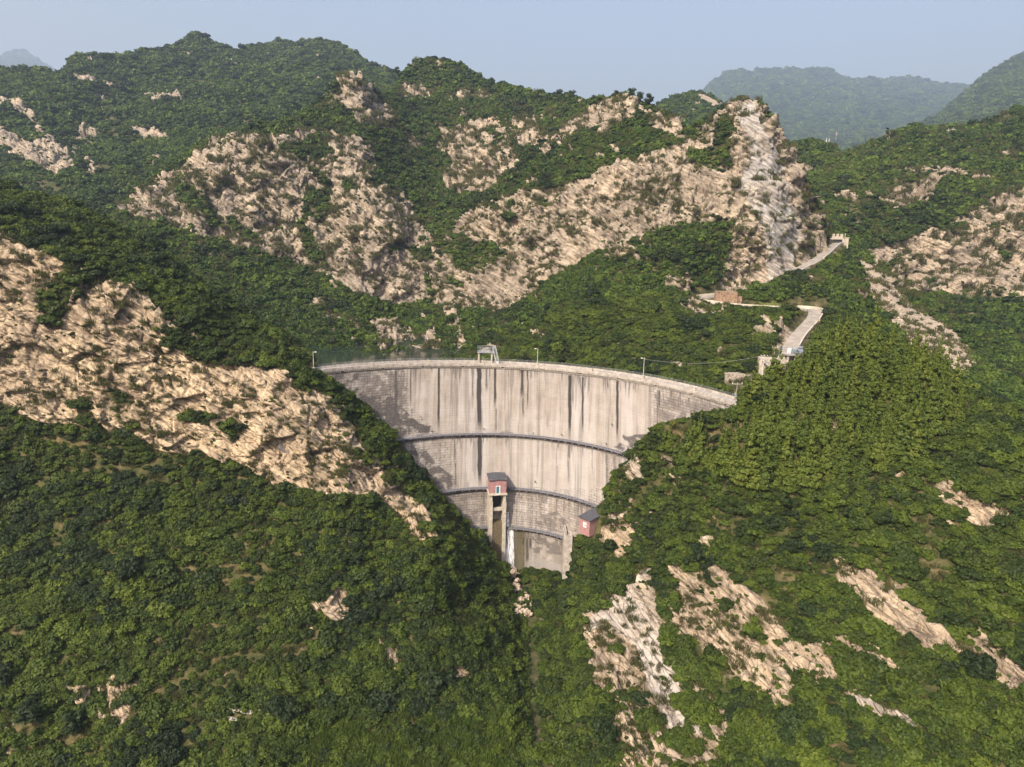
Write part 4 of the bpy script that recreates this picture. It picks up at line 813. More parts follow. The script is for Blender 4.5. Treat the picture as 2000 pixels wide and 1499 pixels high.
ring(PH, R0 + .05, R0 + 4.2, Z0 - .30, Z0 - .02, name="crest_road", mats=M_CONC, parent=dam)
# cornice: kerb band and the dentils under it (one pattern)
cb = MB(); s_, c_ = np.sin(PH), np.cos(PH)
def band(m, phs, r0, r1, z0, z1, cx, cy):
    s_, c_ = np.sin(phs), np.cos(phs); n = len(phs); V = []
    for r, z in ((r0, z1), (r1, z1), (r1, z0), (r0, z0)): V += list(zip(cx + r * s_, cy + r * c_, [z] * n))
    F_ = []
    for a in range(4):
        b_ = (a + 1) % 4; F_ += [(a * n + i, a * n + i + 1, b_ * n + i + 1, b_ * n + i) for i in range(n - 1)]
    m.add(V, F_)
band(cb, PH, R0, R0 + .28, Z0, Z0 + .56, ARC[0, 0], ARC[0, 1]); band(cb, PH, R0 + 3.9, R0 + 4.15, Z0, Z0 + .56, ARC[0, 0], ARC[0, 1])
band(cb, PH, R0 + .5, R0 + .8, Z0 - .95, Z0 - .72, ARC[0, 0], ARC[0, 1])
step = .53 / R0; a = math.radians(-46); k = 0
while a < math.radians(71.3):
    if k % 20 != 0:
        cb.box((ARC[0, 0] + (R0 + .42) * math.sin(a), ARC[0, 1] + (R0 + .42) * math.cos(a), Z0 - .50), (.24, .62, .38), -a)
    a += step; k += 1
cb.build("cornice", M_CONC, dam)
def railing(phs, r, z, h, cx, cy, every, name, parent, rr=.03, rails=(1.0, .5)):
    m = MB(); pts = [Vector((cx + r * math.sin(q), cy + r * math.cos(q), z)) for q in phs]
    for k in range(len(pts) - 1):
        for f in rails: m.bar(pts[k] + Vector((0, 0, h * f)), pts[k + 1] + Vector((0, 0, h * f)), rr, 4)
        if k % every == 0: m.bar(pts[k], pts[k] + Vector((0, 0, h)), rr * 1.1, 4)
    return m.build(name, M_STEEL, parent)
PR = np.radians(np.arange(-47, 71.5, .75))
railing(PR, R0 + .14, Z0 + .54, .55, ARC[0, 0], ARC[0, 1], 3, "railing", dam); railing(PR, R0 + 4.02, Z0 + .54, .55, ARC[0, 0], ARC[0, 1], 3, "railing", dam)
def phi_of(px_, py_, r=None, zz=Z0):
    u, e = ray(px_, py_); r = R0 if r is None else r; Y = 165.
    for _ in range(30): Y = .5 * Y + .5 * (ARC[0, 1] + math.sqrt(max(r * r - (float(u) * Y - ARC[0, 0]) ** 2, 1)))
    return math.atan2(float(u) * Y - ARC[0, 0], Y - ARC[0, 1])
for px_, py_ in ((612, 722), (727, 713), (836, 709), (943, 708), (1049, 713), (1155, 725), (1256, 741), (1357, 764)):
    q = phi_of(px_, py_, R0 + .14); m = MB(); c = (ARC[0, 0] + (R0 + .14) * math.sin(q), ARC[0, 1] + (R0 + .14) * math.cos(q))
    m.box((c[0], c[1], Z0 + .56), (.62, .50, 1.2), -q); m.box((c[0], c[1], Z0 + 1.22), (.78, .64, .14), -q); m.build("pillar", M_CREAM, dam)
for k in (1, 2, 3):
    cx, cy, r, z = ARC[k]; lim = (math.radians((0, -52, -52, -40)[k]), math.radians((0, 56, 54, 52)[k])); phs = np.linspace(*lim, 150); m = MB()
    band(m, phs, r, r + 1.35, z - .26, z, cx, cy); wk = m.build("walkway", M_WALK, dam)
    for q in np.arange(lim[0] + .02, lim[1], 1.9 / r): b_ = MB(); b_.box((cx + (r + .75) * math.sin(q), cy + (r + .75) * math.cos(q), z - .45), (.2, 1.1, .36), -q); b_.build("bracket", M_GREYC, wk)
    railing(np.linspace(*lim, 130), r + .08, z, .95, cx, cy, 2, "railing", wk, .025, (1.0, .55))
# small drain outlets in the wall
for px_, py_ in ((843.5, 842), (945, 838), (1041.5, 846), (1097, 849), (1184, 867), (1045, 941), (1195, 829), (1231, 885)):
    Y = dam_Y(px_, py_) + .9; p = at(px_, py_, Y); m = MB(); m.bar(p + Vector((0, -.45, 0)), p + Vector((0, .5, 0)), .13, 8); m.build("drain_outlet", M_DARKST, dam)

# ------------------------------------------------------------------ water falling at the foot
M_FALL, _n, _l, _b = mat("falling_water")
_t = _n.new("ShaderNodeTexCoord"); _mp = _n.new("ShaderNodeMapping"); _mp.inputs["Scale"].default_value = (3.2, 3.2, .22); _l.new(_t.outputs["Object"], _mp.inputs["Vector"])
_r = ramp(_n, [(.36, (0, 0, 0)), (.60, (1, 1, 1))]); _l.new(noise_(_n, _l, _mp.outputs[0], 1.2, 6, .65), _r.inputs[0])
_b.inputs["Base Color"].default_value = (.80, .82, .84, 1); _b.inputs["Roughness"].default_value = .4; _l.new(math_(_n, _l, 'MULTIPLY', _r.outputs[0], .9), _b.inputs["Alpha"])
def falls(name, x0, x1, z0, z1, off, n=26, seed=1):
    xs_, zz_ = np.linspace(x0, x1, n), np.linspace(z0, z1, 30); P = np.zeros((30, n, 3))
    for k, z in enumerate(zz_):
        q = k / 29; x = x0 * 1 + (xs_ - x0) * (.82 + .18 * q); X, Y = wall_xy(x, z, 1.2); P[k] = np.stack([X, Y - off - .25 * q - .12 * np.sin(xs_ * 5 + seed), np.full(n, z)], -1)
    return grid_mesh(name, P, M_FALL)
u0 = float(ray(986, 1060)[0]) * 170; u1 = float(ray(1006, 1060)[0]) * 170
tag(falls("water_seepage", u0, u1, ARC[3, 3] - .3, -86.4, .5), kind='structure')
tag(falls("water_trickle", u0 - .1, u0 + 1.1, -71.6, ARC[3, 3] + .1, .25, seed=3), kind='structure')
# ------------------------------------------------------------------ valve tower with its red house
M_RED = plain("red_render", (.37, .20, .19), .85, var=.14, scale=1.5, bump=.15)
M_ROOF = plain("dark_roof_sheet", (.075, .078, .088), .7, var=.18, scale=1.5)
M_BLUE = plain("blue_door_paint", (.035, .16, .21), .5)
M_WHITE = plain("white_paint", (.78, .77, .74), .6, var=.05)
M_WET = plain("wet_mossy_concrete", (.17, .135, .075), .6, var=.45, scale=3.5, bump=.8)
tw0 = at(970, 965, 168.4); TR = math.radians(11)
tw = empty("valve_tower", (tw0.x, tw0.y + 2.0, -65.3), TR, "concrete valve tower on the dam face carrying a red house with blue door", "valve tower")
W_, D_ = 4.3, 4.0
m = MB(); m.box((0, 0, 1.95), (W_, D_, 3.9)); hs = m.build("house_wall", M_RED, tw)
m = MB(); m.box((0, -.05, -.16), (W_ + .55, D_ + .5, .34)); m.box((0, -D_ / 2 - .05, .12), (W_ + .2, .16, .2)); m.build("floor_slab", M_CREAM, tw)
m = MB(); e_ = .32
yf, yb, zf, zb, zr = -D_ / 2 - e_, D_ / 2 + e_, 3.86, 4.30, .22
for sx in (-1, 1):
    x0, x1 = sx * (W_ / 2 + e_), 0
    v = [(x0, yf, zf - .02), (x1, yf, zf + zr), (x1, yb, zb + zr), (x0, yb, zb - .02)]; v += [(a, b_, c - .16) for a, b_, c in v]
    m.add(v, [(0, 1, 2, 3), (7, 6, 5, 4), (0, 4, 5, 1), (2, 6, 7, 3), (0, 3, 7, 4)])
m.build("roof", M_ROOF, tw)
m = MB(); m.prism([(-W_ / 2 + .01, -D_ / 2 + .01), (W_ / 2 - .01, -D_ / 2 + .01), (W_ / 2 - .01, D_ / 2 - .01), (-W_ / 2 + .01, D_ / 2 - .01)], 3.88, 3.95); m.build("wall_top", M_RED, tw)
m = MB(); m.box((-.12, -D_ / 2 - .03, 1.05), (.78, .08, 2.02)); dr_ = m.build("door", M_BLUE, tw)
m = MB(); m.box((.40, -D_ / 2 - .04, 1.05), (.26, .10, 2.1)); m.box((-.57, -D_ / 2 - .04, 1.05), (.12, .10, 2.1)); m.box((-.02, -D_ / 2 - .04, 2.16), (1.22, .10, .12)); m.box((-.02, -D_ / 2 - .2, .03), (1.3, .5, .07)); m.build("door_frame", M_WHITE, tw)
for sx in (-1, 1):
    m = MB(); m.box((sx * (W_ / 2 - .35), .1, -12), (.70, D_ - .1, 23.3)); m.box((sx * (W_ / 2 - .35), -D_ / 2 + .5, -13), (.95, .9, 21.5)); m.build("side_pier", M_CREAM, tw)
m = MB(); m.box((0, -1.0, -4.55), (W_ - 1.4, .8, .75)); m.build("cross_beam", M_CREAM, tw)
m = MB(); m.box((0, 1.85, -5), (W_ - 1.2, .2, 9)); m.build("opening_dark_panel", M_DARKST, tw)  # dark panel standing in for the shaded opening at the back
m = MB(); m.box((0, -.1, -15.8), (W_ - 1.42, 3.2, 14.6)); m.box((0, -.2, -8.4), (W_ - 1.42, 2.6, .3)); m.build("spillway_apron", M_WET, tw)

# ------------------------------------------------------------------ right-hand red house and the pier below it
h0 = at(1150.5, 1047, 153.0); HR = math.radians(-48)
rh = empty("pump_house", (h0.x + .94, h0.y + 3.07, h0.z), HR, "small red house with white window, half hidden by shrubs at the dam's right edge", "house")
m = MB(); m.box((0, 0, 1.75), (3.3, 5.5, 4.1)); m.build("house_wall", M_RED, rh)
m = MB(); v = []
for sx, sy, z in ((-1, -1, 3.75), (1, -1, 3.75), (1, 1, 4.55), (-1, 1, 4.55)): v.append((sx * 2.0, sy * 3.1, z))
v += [(a, b_, c + .16) for a, b_, c in v]; m.add(v, [(3, 2, 1, 0), (4, 5, 6, 7), (0, 1, 5, 4), (1, 2, 6, 5), (2, 3, 7, 6), (3, 0, 4, 7)]); m.build("roof", M_ROOF, rh)
m = MB(); m.prism([(-1.64, -2.74), (1.64, -2.74), (1.64, 2.74), (-1.64, 2.74)], 3.8, 3.86); m.build("wall_top", M_RED, rh)
for sx_, sy_, rr in ((-1, 0, 0),):
    m = MB(); m.box((.15, -2.78, 2.3), (1.0, .08, 1.25)); wd = m.build("window", M_WHITE, rh); m = MB(); m.box((.3, -2.83, 2.15), (.3, .03, .4)); m.build("pane", plain("window_glass", (.12, .15, .18), .15), wd)
pr0 = at(1110.5, 1040, 161.5)
pr = MB(); pr.box((pr0.x, pr0.y + 2.6, -81.6), (2.15, 5.2, 16.6)); pr.box((pr0.x - .6, pr0.y + 2.4, -72.9), (.3, 5.0, 1.0)); pr.box((pr0.x + 2.0, pr0.y + 3.4, -73.4), (3.2, .35, 1.6), R(12)); pr.box((pr0.x + 2.2, pr0.y + 1.6, -73.7), (3.0, .35, 1.2), R(12))
tag(pr.build("concrete_pier", M_CONC), "tall pale concrete pier standing at the foot of the dam below the right-hand red house", "pier")

# ------------------------------------------------------------------ hoist frame on the crest
g0 = at(947.5, 707.5, 183.3); gz = Z0
gt = empty("hoist_frame", (g0.x, g0.y, gz), R(3), "grey steel hoist frame with caged deck and steep stair on the dam crest", "hoist frame")
for x in (-1.75, 1.75):
    for y in (-.55, .9): m = MB(); m.box((x, y, 1.4), (.42, .45, 2.9)); m.build("column", M_CREAM, gt)
m = MB(); m.box((0, .15, 2.95), (4.3, 2.5, .22)); dk = m.build("deck", M_STEEL, gt)
m = MB()
for y in (-1.05, 1.35):
    for z in (3.5, 4.0, 4.45): m.bar((-2.1, y, z), (2.1, y, z), .035, 4)
    for x in np.linspace(-2.1, 2.1, 7): m.bar((x, y, 3.05), (x, y, 4.5), .035, 4)
for x in (-2.1, 2.1):
    for z in (3.5, 4.0, 4.45): m.bar((x, -1.05, z), (x, 1.35, z), .035, 4)
    for y in np.linspace(-1.05, 1.35, 5): m.bar((x, y, 3.05), (x, y, 4.5), .035, 4)
m.build("railing", M_STEEL, gt)
m = MB(); m.box((.1, .1, 3.35), (2.3, .9, .55)); m.box((.5, .1, 3.85), (.8, .7, .5)); m.bar((-.7, .1, 3.8), (1.3, .1, 3.8), .16, 8); m.build("winch", M_GREYC, gt)
m = MB(); m.box((.1, -1.12, 3.3), (2.6, .05, .55)); m.build("side_panel", M_STEEL, gt)
m = MB()
for s_ in (-.38, .38):
    a, b_ = Vector((2.35 + s_, -1.0, 4.1)), Vector((3.35 + s_, -2.3, .1)); m.bar(a, b_, .09, 4); m.bar(a + Vector((0, 0, .85)), b_ + Vector((0, 0, .85)), .045, 4)
    for t in np.linspace(0, 1, 6): q = a.lerp(b_, t); m.bar(q, q + Vector((0, 0, .85)), .03, 4)
for t in np.linspace(0, 1, 15): q = Vector((2.35, -1.0, 4.1)).lerp(Vector((3.35, -2.3, .1)), t); m.box(q, (.8, .28, .05))
m.box((2.35, -.5, 4.1), (.9, 1.0, .12)); m.box((2.35, -.95, 4.55), (.85, .06, .9)); m.build("stair", M_STEEL, gt)
m = MB(); p = at(971.2, 709.5, 180.0); m.box((p.x, p.y, p.z + .05), (.45, .4, .75)); tag(m.build("control_box", M_WHITE), "small white box at the bottom of the steel stair on the crest", "cabinet")

# ------------------------------------------------------------------ lamps and poles
M_POLE = plain("pole_paint", (.62, .60, .50), .6, var=.15); M_WOOD = plain("weathered_pole", (.36, .31, .24), .85, var=.25)
def lamp(base, h, side, label, r=.075, mt=M_POLE, group="lamp posts along the dam crest"):
    t = empty("lamp_post", base, 0, label, "lamp post", group)
    m = MB(); m.bar((0, 0, 0), (0, 0, h), r, 8, r * .7); m.bar((0, 0, h * .93), (side * .55, 0, h * .965), .04, 6); m.build("pole", mt, t)
    m = MB(); m.box((side * .62, 0, h * .97), (.42, .22, .14)); m.bar((side * .62, 0, h * .965 - .1), (side * .62, 0, h * .965), .13, 8, .06); m.build("lamp_head", M_WHITE, t)
def on_crest(px_, py_, r): q = phi_of(px_, py_, r); return Vector((ARC[0, 0] + r * math.sin(q), ARC[0, 1] + r * math.cos(q), Z0 + 1.25))
lamp(on_crest(612.5, 719, R0 + .14), 4.0, 1, "pale lamp post at the far left end of the dam crest, next to the hillside")
lamp(on_crest(1049.5, 712, R0 + .14), 4.0, -1, "lamp post on the dam crest next to right of the hoist frame")
lamp(on_crest(1256, 738, R0 + .14), 4.6, -1, "tall lamp post on the right-hand bend of the dam crest, tied to the power line")
lamp(on_crest(943.5, 706, R0 + 4.0), 2.2, 1, "short yellowish lamp post standing under the hoist frame's deck", .06)
def pole(base, h, arm, label, mt=M_WOOD, extra=False, ins=True, name="utility_pole"):
    t = empty(name, base, 0, label, "utility pole")
    m = MB(); m.bar((0, 0, -.5), (0, 0, h), .11, 8, .075); m.build("pole", mt, t)
    if arm:
        m = MB(); m.box((0, 0, h - .35), (arm, .1, .12)); m.build("crossarm", M_GREYC, t)
        for x in (-arm * .45, 0, arm * .45): m = MB(); m.bar((x, 0, h - .3), (x, 0, h - .02), .055, 6); m.build("insulator", M_WHITE, t)
    if extra: m = MB(); m.box((.1, -.1, h * .42), (.6, .4, .5)); m.box((-.25, 0, h * .5), (.3, .3, .6)); m.build("switch_box", M_STEEL, t)
p = on_crest(1437, 782, R0 + .2); p.z = Z0; pole(p, 5.0, 2.2, "weathered crossarm pole at the right end of the dam crest, against the stone wall", extra=True)
p = LC.pt(1488, 742); pole(p, 7.0, 1.9, "tall yellowish pole with crossarm in front of the cream terrace wall", M_POLE)
POLE_A = p + Vector((0, 0, 6.9))
p = LC.pt(1510, 716); pole(p, 5.6, 1.5, "pole with crossarm rising from the terrace beside the road bend")
p = LC.pt(1541, 712); pole(p, 2.3, .9, "short dark pole in front of the equipment deck, among shrubs", M_DARKST)
p = LC.pt(1457, 764); m = MB(); m.bar(p - Vector((0, 0, .5)), p + Vector((0, 0, 2.6)), .07, 6); tag(m.build("marker_post", M_WHITE), "short pale post in front of the stone wall beside the dam end", "post")
q0 = on_crest(1256, 738, R0 + .14) + Vector((0, 0, 4.2)); m = MB(); pts = [q0.lerp(POLE_A, t) - Vector((0, 0, 1.6 * 4 * t * (1 - t))) for t in np.linspace(0, 1, 14)]
for a, b_ in zip(pts[:-1], pts[1:]): m.bar(a, b_, .028, 4)
tag(m.build("power_line", plain("cable", (.55, .55, .52), .6)), "thin pale power line hung between the crest lamp post and the terrace pole", "cable")
def far_pole(px_, py0, py1, L, label, arm=2.4, r=.2, lattice=False, mt=M_GREYC, name="utility_pole", Y=None):
    b_ = L.pt(px_, py0) if Y is None else at(px_, py0, Y); h = at(px_, py1, b_.y).z - b_.z
    t = empty(name, b_ - Vector((0, 0, .5)), 0, label, "pylon" if lattice else "utility pole"); m = MB(); m.bar((0, 0, -2), (0, 0, h + .5), r, 6, r * .6); m.build("pole", mt, t)
    if arm: m = MB(); m.box((0, 0, h * .93), (arm, .25, .25)); m.build("crossarm", mt, t)
    if lattice:
        for z in (.80, .88): m = MB(); m.bar((0, 0, h * z), (0, 0, h * z + 1.2), r * 3, 8); m.build("antenna_ring", M_GREYC, t)
far_pole(1849, 278, 251, LE, "left one of two slim poles side by side on the right-hand green ridge", 2.2, .14, mt=M_POLE); far_pole(1857.5, 278, 249, LE, "right one of two slim poles side by side on the right-hand green ridge", 2.6, .14, mt=M_POLE)
far_pole(1921, 254, 237, LE, "left one of the pale poles on the ridge at the right edge", 2.0, .13, Y=480); far_pole(1932, 252, 237, LE, "right one of the pale poles on the ridge at the right edge", 2.0, .13, Y=480)
far_pole(1630, 296, 256, LE, "tall slim mast with antenna rings standing beyond the round knoll", 0, .2, True, M_GREYC, "radio_mast", 620); far_pole(1613, 286, 270, LE, "left post of a short pale pair beyond the round knoll", 0, .35, Y=600, mt=M_WHITE); far_pole(1618.5, 284, 271, LE, "right post of a short pale pair beyond the round knoll", 0, .3, Y=600, mt=M_WHITE); far_pole(1716, 290, 276, LE, "small single pole between the knoll and the right-hand ridge", 1.5, .25, Y=560, mt=M_WHITE)

# ------------------------------------------------------------------ the road, its walls and what stands along it
M_ROAD = plain("concrete_road", (.31, .28, .235), .9, var=.16, scale=.5, bump=.1); M_KERB = plain("pale_parapet", (.54, .49, .39), .9, var=.12, scale=1.0)
def strip(i0, i1, o0, o1, z0, z1, name, mt):
    idx = np.arange(i0, i1); P = np.array([np.concatenate([ROAD3[idx, :2] + ROAD_N[idx] * o, (ROAD3[idx, 2] + z)[:, None]], 1) for o, z in ((o0, z1), (o1, z1), (o1, z0), (o0, z0), (o0, z1))])
    n = P.shape[1]; m = MB(); V = P[:4].reshape(-1, 3).tolist(); Fc = []
    for a in range(4): b_ = (a + 1) % 4; Fc += [(a * n + i, a * n + i + 1, b_ * n + i + 1, b_ * n + i) for i in range(n - 1)]
    Fc += [(0, n, 2 * n, 3 * n), (n - 1, 4 * n - 1, 3 * n - 1, 2 * n - 1)]
    m.add(V, Fc); return m.build(name, mt)
NR = len(ROAD3); ci = lambda k: min(NR - 1, int(k * (NR - 1) / (len(ROAD) - 1)))
tag(strip(0, NR, -ROAD_W, ROAD_W, -.5, .02, "road", M_ROAD), kind='structure')
def kerb(i0, i1, side, label, h=.75): tag(strip(ci(i0), ci(i1), side * (ROAD_W + .05), side * (ROAD_W + .40), -1.2, h, "parapet_wall", M_KERB), label, "wall", "low walls along the mountain road")
kerb(0.3, 2.6, -1, "short pale parapet along the road just below the gatehouse"); kerb(3.6, 5.4, -1, "pale parapet on the outer edge of the road under the grey cliff")
kerb(8.6, 16.2, 1, "long low pale parapet sweeping round the left hairpin of the road"); kerb(17.2, 20.3, -1, "pale parapet round the right hairpin of the road", .9); kerb(20.5, 23.6, -1, "pale parapet down the outer side of the last road stretch", .8)
gp = Vector(ROAD3[2]); gy = math.atan2(ROAD_N[2, 1], ROAD_N[2, 0]) + math.pi
gh = empty("gatehouse", gp + Vector((0, .5, -.9)), R(-6), "small crenellated gatehouse with a dark gate at the top of the mountain road", "gatehouse")
m = MB(); m.box((0, .6, 3.1), (4.6, .9, 1.3)); m.box((-2.7, .6, 1.3), (1.2, .95, 3.6)); m.box((2.55, .6, 1.3), (.7, .95, 3.6)); m.build("gate_wall", M_CREAM, gh)
for x in (-1.7, 0, 1.7): m = MB(); m.box((x, .6, 4.3), (.95, .8, 1.1)); m.build("merlon", M_CREAM, gh)
m = MB(); m.box((0, .7, 1.1), (4.3, .2, 2.7)); m.build("gate", M_DARKST, gh)
m = MB(); m.box((3.7, .3, .9), (1.7, 1.6, 4.4)); m.box((3.7, .3, 3.25), (2.0, 1.9, .3)); m.bar((3.1, .3, 3.3), (3.1, .3, 5.2), .16, 6); m.build("side_tower", M_CREAM, gh)
M_STONE = plain("rubble_stone", (.42, .365, .29), .95, var=.4, scale=3.0, bump=.9); M_BRICKY = plain("reddish_stone", (.30, .20, .125), .95, var=.35, scale=2.4, bump=.9)
b0 = LC.pt(1420, 592); m = MB(); m.box((0, 0, 1.2), (7.4, 4.0, 5.0), 0, 0, .93); m.box((4.2, .4, .6), (2.4, 3.0, 3.2), 0, 0, .8)
o = m.build("stone_block", M_BRICKY); o.location = b0 + Vector((0, 2.0, 0)); o.rotation_euler = (0, 0, R(-8)); tag(o, "rust brown masonry block standing inside the left hairpin of the road", "masonry block")
s0 = LC.pt(1439, 756); m = MB(); m.prism([(-3.3, .2), (3.1, -.2), (6.4, -1.8), (6.6, 3.4), (-3.0, 3.6)], -2.5, 3.55); o = m.build("stone_wall", M_STONE); o.location = s0; tag(o, "rough stone retaining wall on the bank behind the right end of the dam", "stone wall")
t0 = LC.pt(1500, 722); te = empty("terrace", t0, R(-4), "cream concrete terrace with stair and railing below the last stretch of the road", "terrace")
m = MB(); m.box((0, 1.6, .6), (4.6, 3.0, 5.0)); m.box((-1.9, .4, .2), (1.2, 1.2, 3.6)); m.build("upper_wall", M_CREAM, te)
m = MB(); m.box((.6, -.7, -1.2), (3.8, 1.6, 3.0)); m.build("lower_wall", M_STONE, te)
m = MB()
for k in range(9): m.box((-1.6 + k * .42, -.2, 2.2 - k * .28), (.42, 1.1, .5))
m.build("stair", M_CONC, te); m = MB()
for k in range(9): q = Vector((-1.7 + k * .45, -.75, 2.45 - k * .3)); m.bar(q, q + Vector((0, 0, .9)), .03, 4)
m.bar((-1.7, -.75, 3.35), (1.9, -.75, .95), .035, 4); m.build("railing", M_STEEL, te)
rp = MB(); rp.box((0, 0, 0), (5.0, 3.6, .5), R(14)); o = rp.build("concrete_ramp", M_CREAM); o.location = LC.pt(1512, 734) + Vector((.6, 0, .9)); o.rotation_euler = (R(10), R(14), 0); tag(o, "pale concrete apron sloping down in front of the terrace stair", "ramp")
M_TRANS = plain("grey_blue_enamel", (.27, .32, .38), .5, var=.1)
e0 = at(1556, 694, 184.5); eq = empty("equipment_deck", e0, R(8), "raised concrete deck with blue-grey electrical equipment beside the end of the road", "equipment deck")
m = MB(); m.box((0, 1.6, 0), (5.6, 3.6, .35)); m.build("deck", M_GREYC, eq)
for x in (-2.3, 0, 2.3): m = MB(); m.box((x, .3, -1.9), (.4, .4, 3.6)); m.build("support_post", M_CREAM, eq)
m = MB(); m.box((0, 2.6, -2.0), (5.2, 1.2, 3.6)); m.build("base_wall", M_CREAM, eq)
m = MB(); m.box((-1.85, .8, .95), (.85, .7, 1.5)); m.build("white_cabinet", M_WHITE, eq)
m = MB(); m.box((-.2, 1.0, .75), (1.9, 1.0, 1.1)); m.box((-.2, 1.0, 1.38), (2.0, 1.1, .14))
for x in np.linspace(-1.0, .6, 9): m.box((x, .45, .72), (.05, .22, .9))
for x in (-.8, -.2, .4): m.bar((x, 1.0, 1.4), (x, 1.0, 2.0), .09, 8, .05)
m.build("transformer", M_TRANS, eq)
m = MB(); m.box((1.7, 1.6, .85), (1.4, 1.2, 1.3)); m.bar((1.1, 1.6, 1.9), (2.5, 1.6, 1.9), .25, 8); m.build("switchgear", M_TRANS, eq)
m = MB()
for z in (.6, 1.1): m.bar((-2.7, -.1, z), (2.7, -.1, z), .03, 4); m.bar((2.7, -.1, z), (2.7, 3.3, z), .03, 4); m.bar((-2.7, 3.3, z), (2.7, 3.3, z), .03, 4)
for x in np.linspace(-2.7, 2.7, 9): m.bar((x, -.1, .15), (x, -.1, 1.15), .03, 4); m.bar((x, 3.3, .15), (x, 3.3, 1.15), .03, 4)
m.build("railing", M_STEEL, eq); m = MB(); m.bar((2.0, 2.6, .2), (2.0, 2.6, 4.4), .06, 6); m.box((2.4, 2.6, 4.1), (1.6, .06, .06)); m.build("mast", M_STEEL, eq)
p = LC.pt(1523, 694); m = MB(); m.box((0, 0, 1.0), (.5, .3, 2.2)); m.box((.05, -.02, 2.15), (.62, .36, .2)); o = m.build("meter_cabinet", plain("blue_paint", (.10, .19, .33), .5)); o.location = p; tag(o, "slim blue upright cabinet at the road's end, left of the equipment deck", "cabinet")
k = ci(5.05); p = Vector(ROAD3[k]) - Vector((ROAD_N[k, 0], ROAD_N[k, 1], 0)) * 1.4; m = MB(); m.box((-.28, 0, .55), (.22, .2, 1.3)); m.box((.08, 0, 1.0), (.55, .2, .35)); m.box((.02, 0, .45), (.4, .2, .3)); o = m.build("sign_stand", M_DARKST); o.location = p; tag(o, "small dark sign stand on the road under the grey cliff", "sign stand")
for (px_, py_, wd, hh, lab) in ((478, 1389, 7.2, .75, "upper one of two low pale terrace walls among shrubs at the bottom left"), (452, 1408, 4.0, .6, "lower one of two low pale terrace walls among shrubs at the bottom left")):
    p = LA.pt(px_, py_); m = MB(); r_ = random.Random(px_)
    for k in range(int(wd / .55)): m.box((-wd / 2 + k * .55, r_.uniform(-.08, .08), 0), (.52, .8, hh + r_.uniform(-.12, .12)), r_.uniform(-.06, .06), 0, .9)
    o = m.build("terrace_wall", plain("pale_rubble", (.50, .46, .38), .95, var=.3, scale=3, bump=.6)); o.location = p + Vector((0, -.5, .55)); o.rotation_euler = (0, 0, R(-3)); tag(o, lab, "terrace wall", "terrace walls on the lower left slope")
# boulders
def boulder_mesh(name, seed):
    bm = bmesh.new(); bmesh.ops.create_icosphere(bm, subdivisions=3, radius=1.0); co = np.array([v.co[:] for v in bm.verts]); b1, _ = blocks(co * 1.1 + seed * 7, seed); q = fbm(co * 1.5 + seed * 3, 4)
    for v, a, c in zip(bm.verts, b1, q): v.co *= .75 + .42 * a + .25 * c
    me = bpy.data.meshes.new(name); bm.to_mesh(me); bm.free(); me.materials.append(M_BOULD); return me
M_BOULD = plain("pale_rock", (.46, .37, .275), .95, var=.35, scale=1.4, bump=.8)
BOULD = [boulder_mesh("boulder", k) for k in range(4)]
KEEP = []
for k, (px_, py_, L, s_, lab) in enumerate(((1580, 553, LC, 2.6, "big pale boulder on the slope below the upper road"), (1572, 572, LC, 1.8, "smaller pale boulder under the big one below the upper road"), (810, 1418, LA, 1.1, "lone grey boulder in the bright grass at the bottom"), (1004, 1118, None, 1.0, "pale boulder in the stream bed under the waterfall"), (1010, 1135, None, .8, "lower pale boulder in the stream bed under the waterfall"), (1500, 668, LC, 1.6, "pale rock outcrop boulder left of the last road stretch"))):
    p = L.pt(px_, py_) if L else at(px_, py_, 160); o = bpy.data.objects.new("boulder", BOULD[k % 4]); col.objects.link(o); o.location = p + Vector((0, 0, .2)); o.scale = (s_, s_ * .8, s_ * .75); o.rotation_euler = (0, 0, k * 1.3); tag(o, lab, "boulder"); KEEP.append((p.x, p.y, p.z, s_))
# rubble of the rock slide: nobody could count it
def rubble():
    L = LE; m = np.nonzero((L.scree > .6)); k = rs0.choice(len(m[0]), 2200); p = L.P1[m[0][k], m[1][k]]; s_ = np.clip(rs0.lognormal(-1.65, .55, len(p)), .08, 1.3)
    return p, s_
rs0 = np.random.RandomState(77)
KEEP += [(tw0.x, tw0.y + 2, z, 3.4) for z in (-62, -66, -70, -74, -78, -82)] + [(tw0.x, tw0.y - 1.5, z, 2.6) for z in (-66, -70, -74, -78)] + [(rh.location.x - 1, rh.location.y - 1.6, rh.location.z + 2, 2.6)] + [(pr0.x - .2, pr0.y - .6, z, 1.6) for z in (-73, -76, -79, -82)]
KEEP += [(s0.x, s0.y - .6, s0.z + 1.5, 3.4), (s0.x + 3, s0.y - .6, s0.z + 2, 2.2), (b0.x, b0.y, b0.z + 1, 4.2), (e0.x, e0.y, e0.z, 3.0), (e0.x - 1.5, e0.y - 1, e0.z + .6, 2.2), (e0.x + 1, e0.y - 1.5, e0.z + 1, 2), (t0.x, t0.y, t0.z, 3.2), (t0.x + 1, t0.y - 2, t0.z, 2.4), (gp.x + 1, gp.y - 1, gp.z + 1.5, 4.0)]
for px_, py_ in ((1437, 780), (1488, 735), (1510, 712), (612, 716)):
    p = LC.pt(px_, py_) if px_ > 700 else on_crest(612, 719, R0); KEEP.append((p.x, p.y, p.z + 1, 1.3))
# ------------------------------------------------------------------ planting
p, n_, d, s_, li, px, py, rk = plan_plants(KEEP)
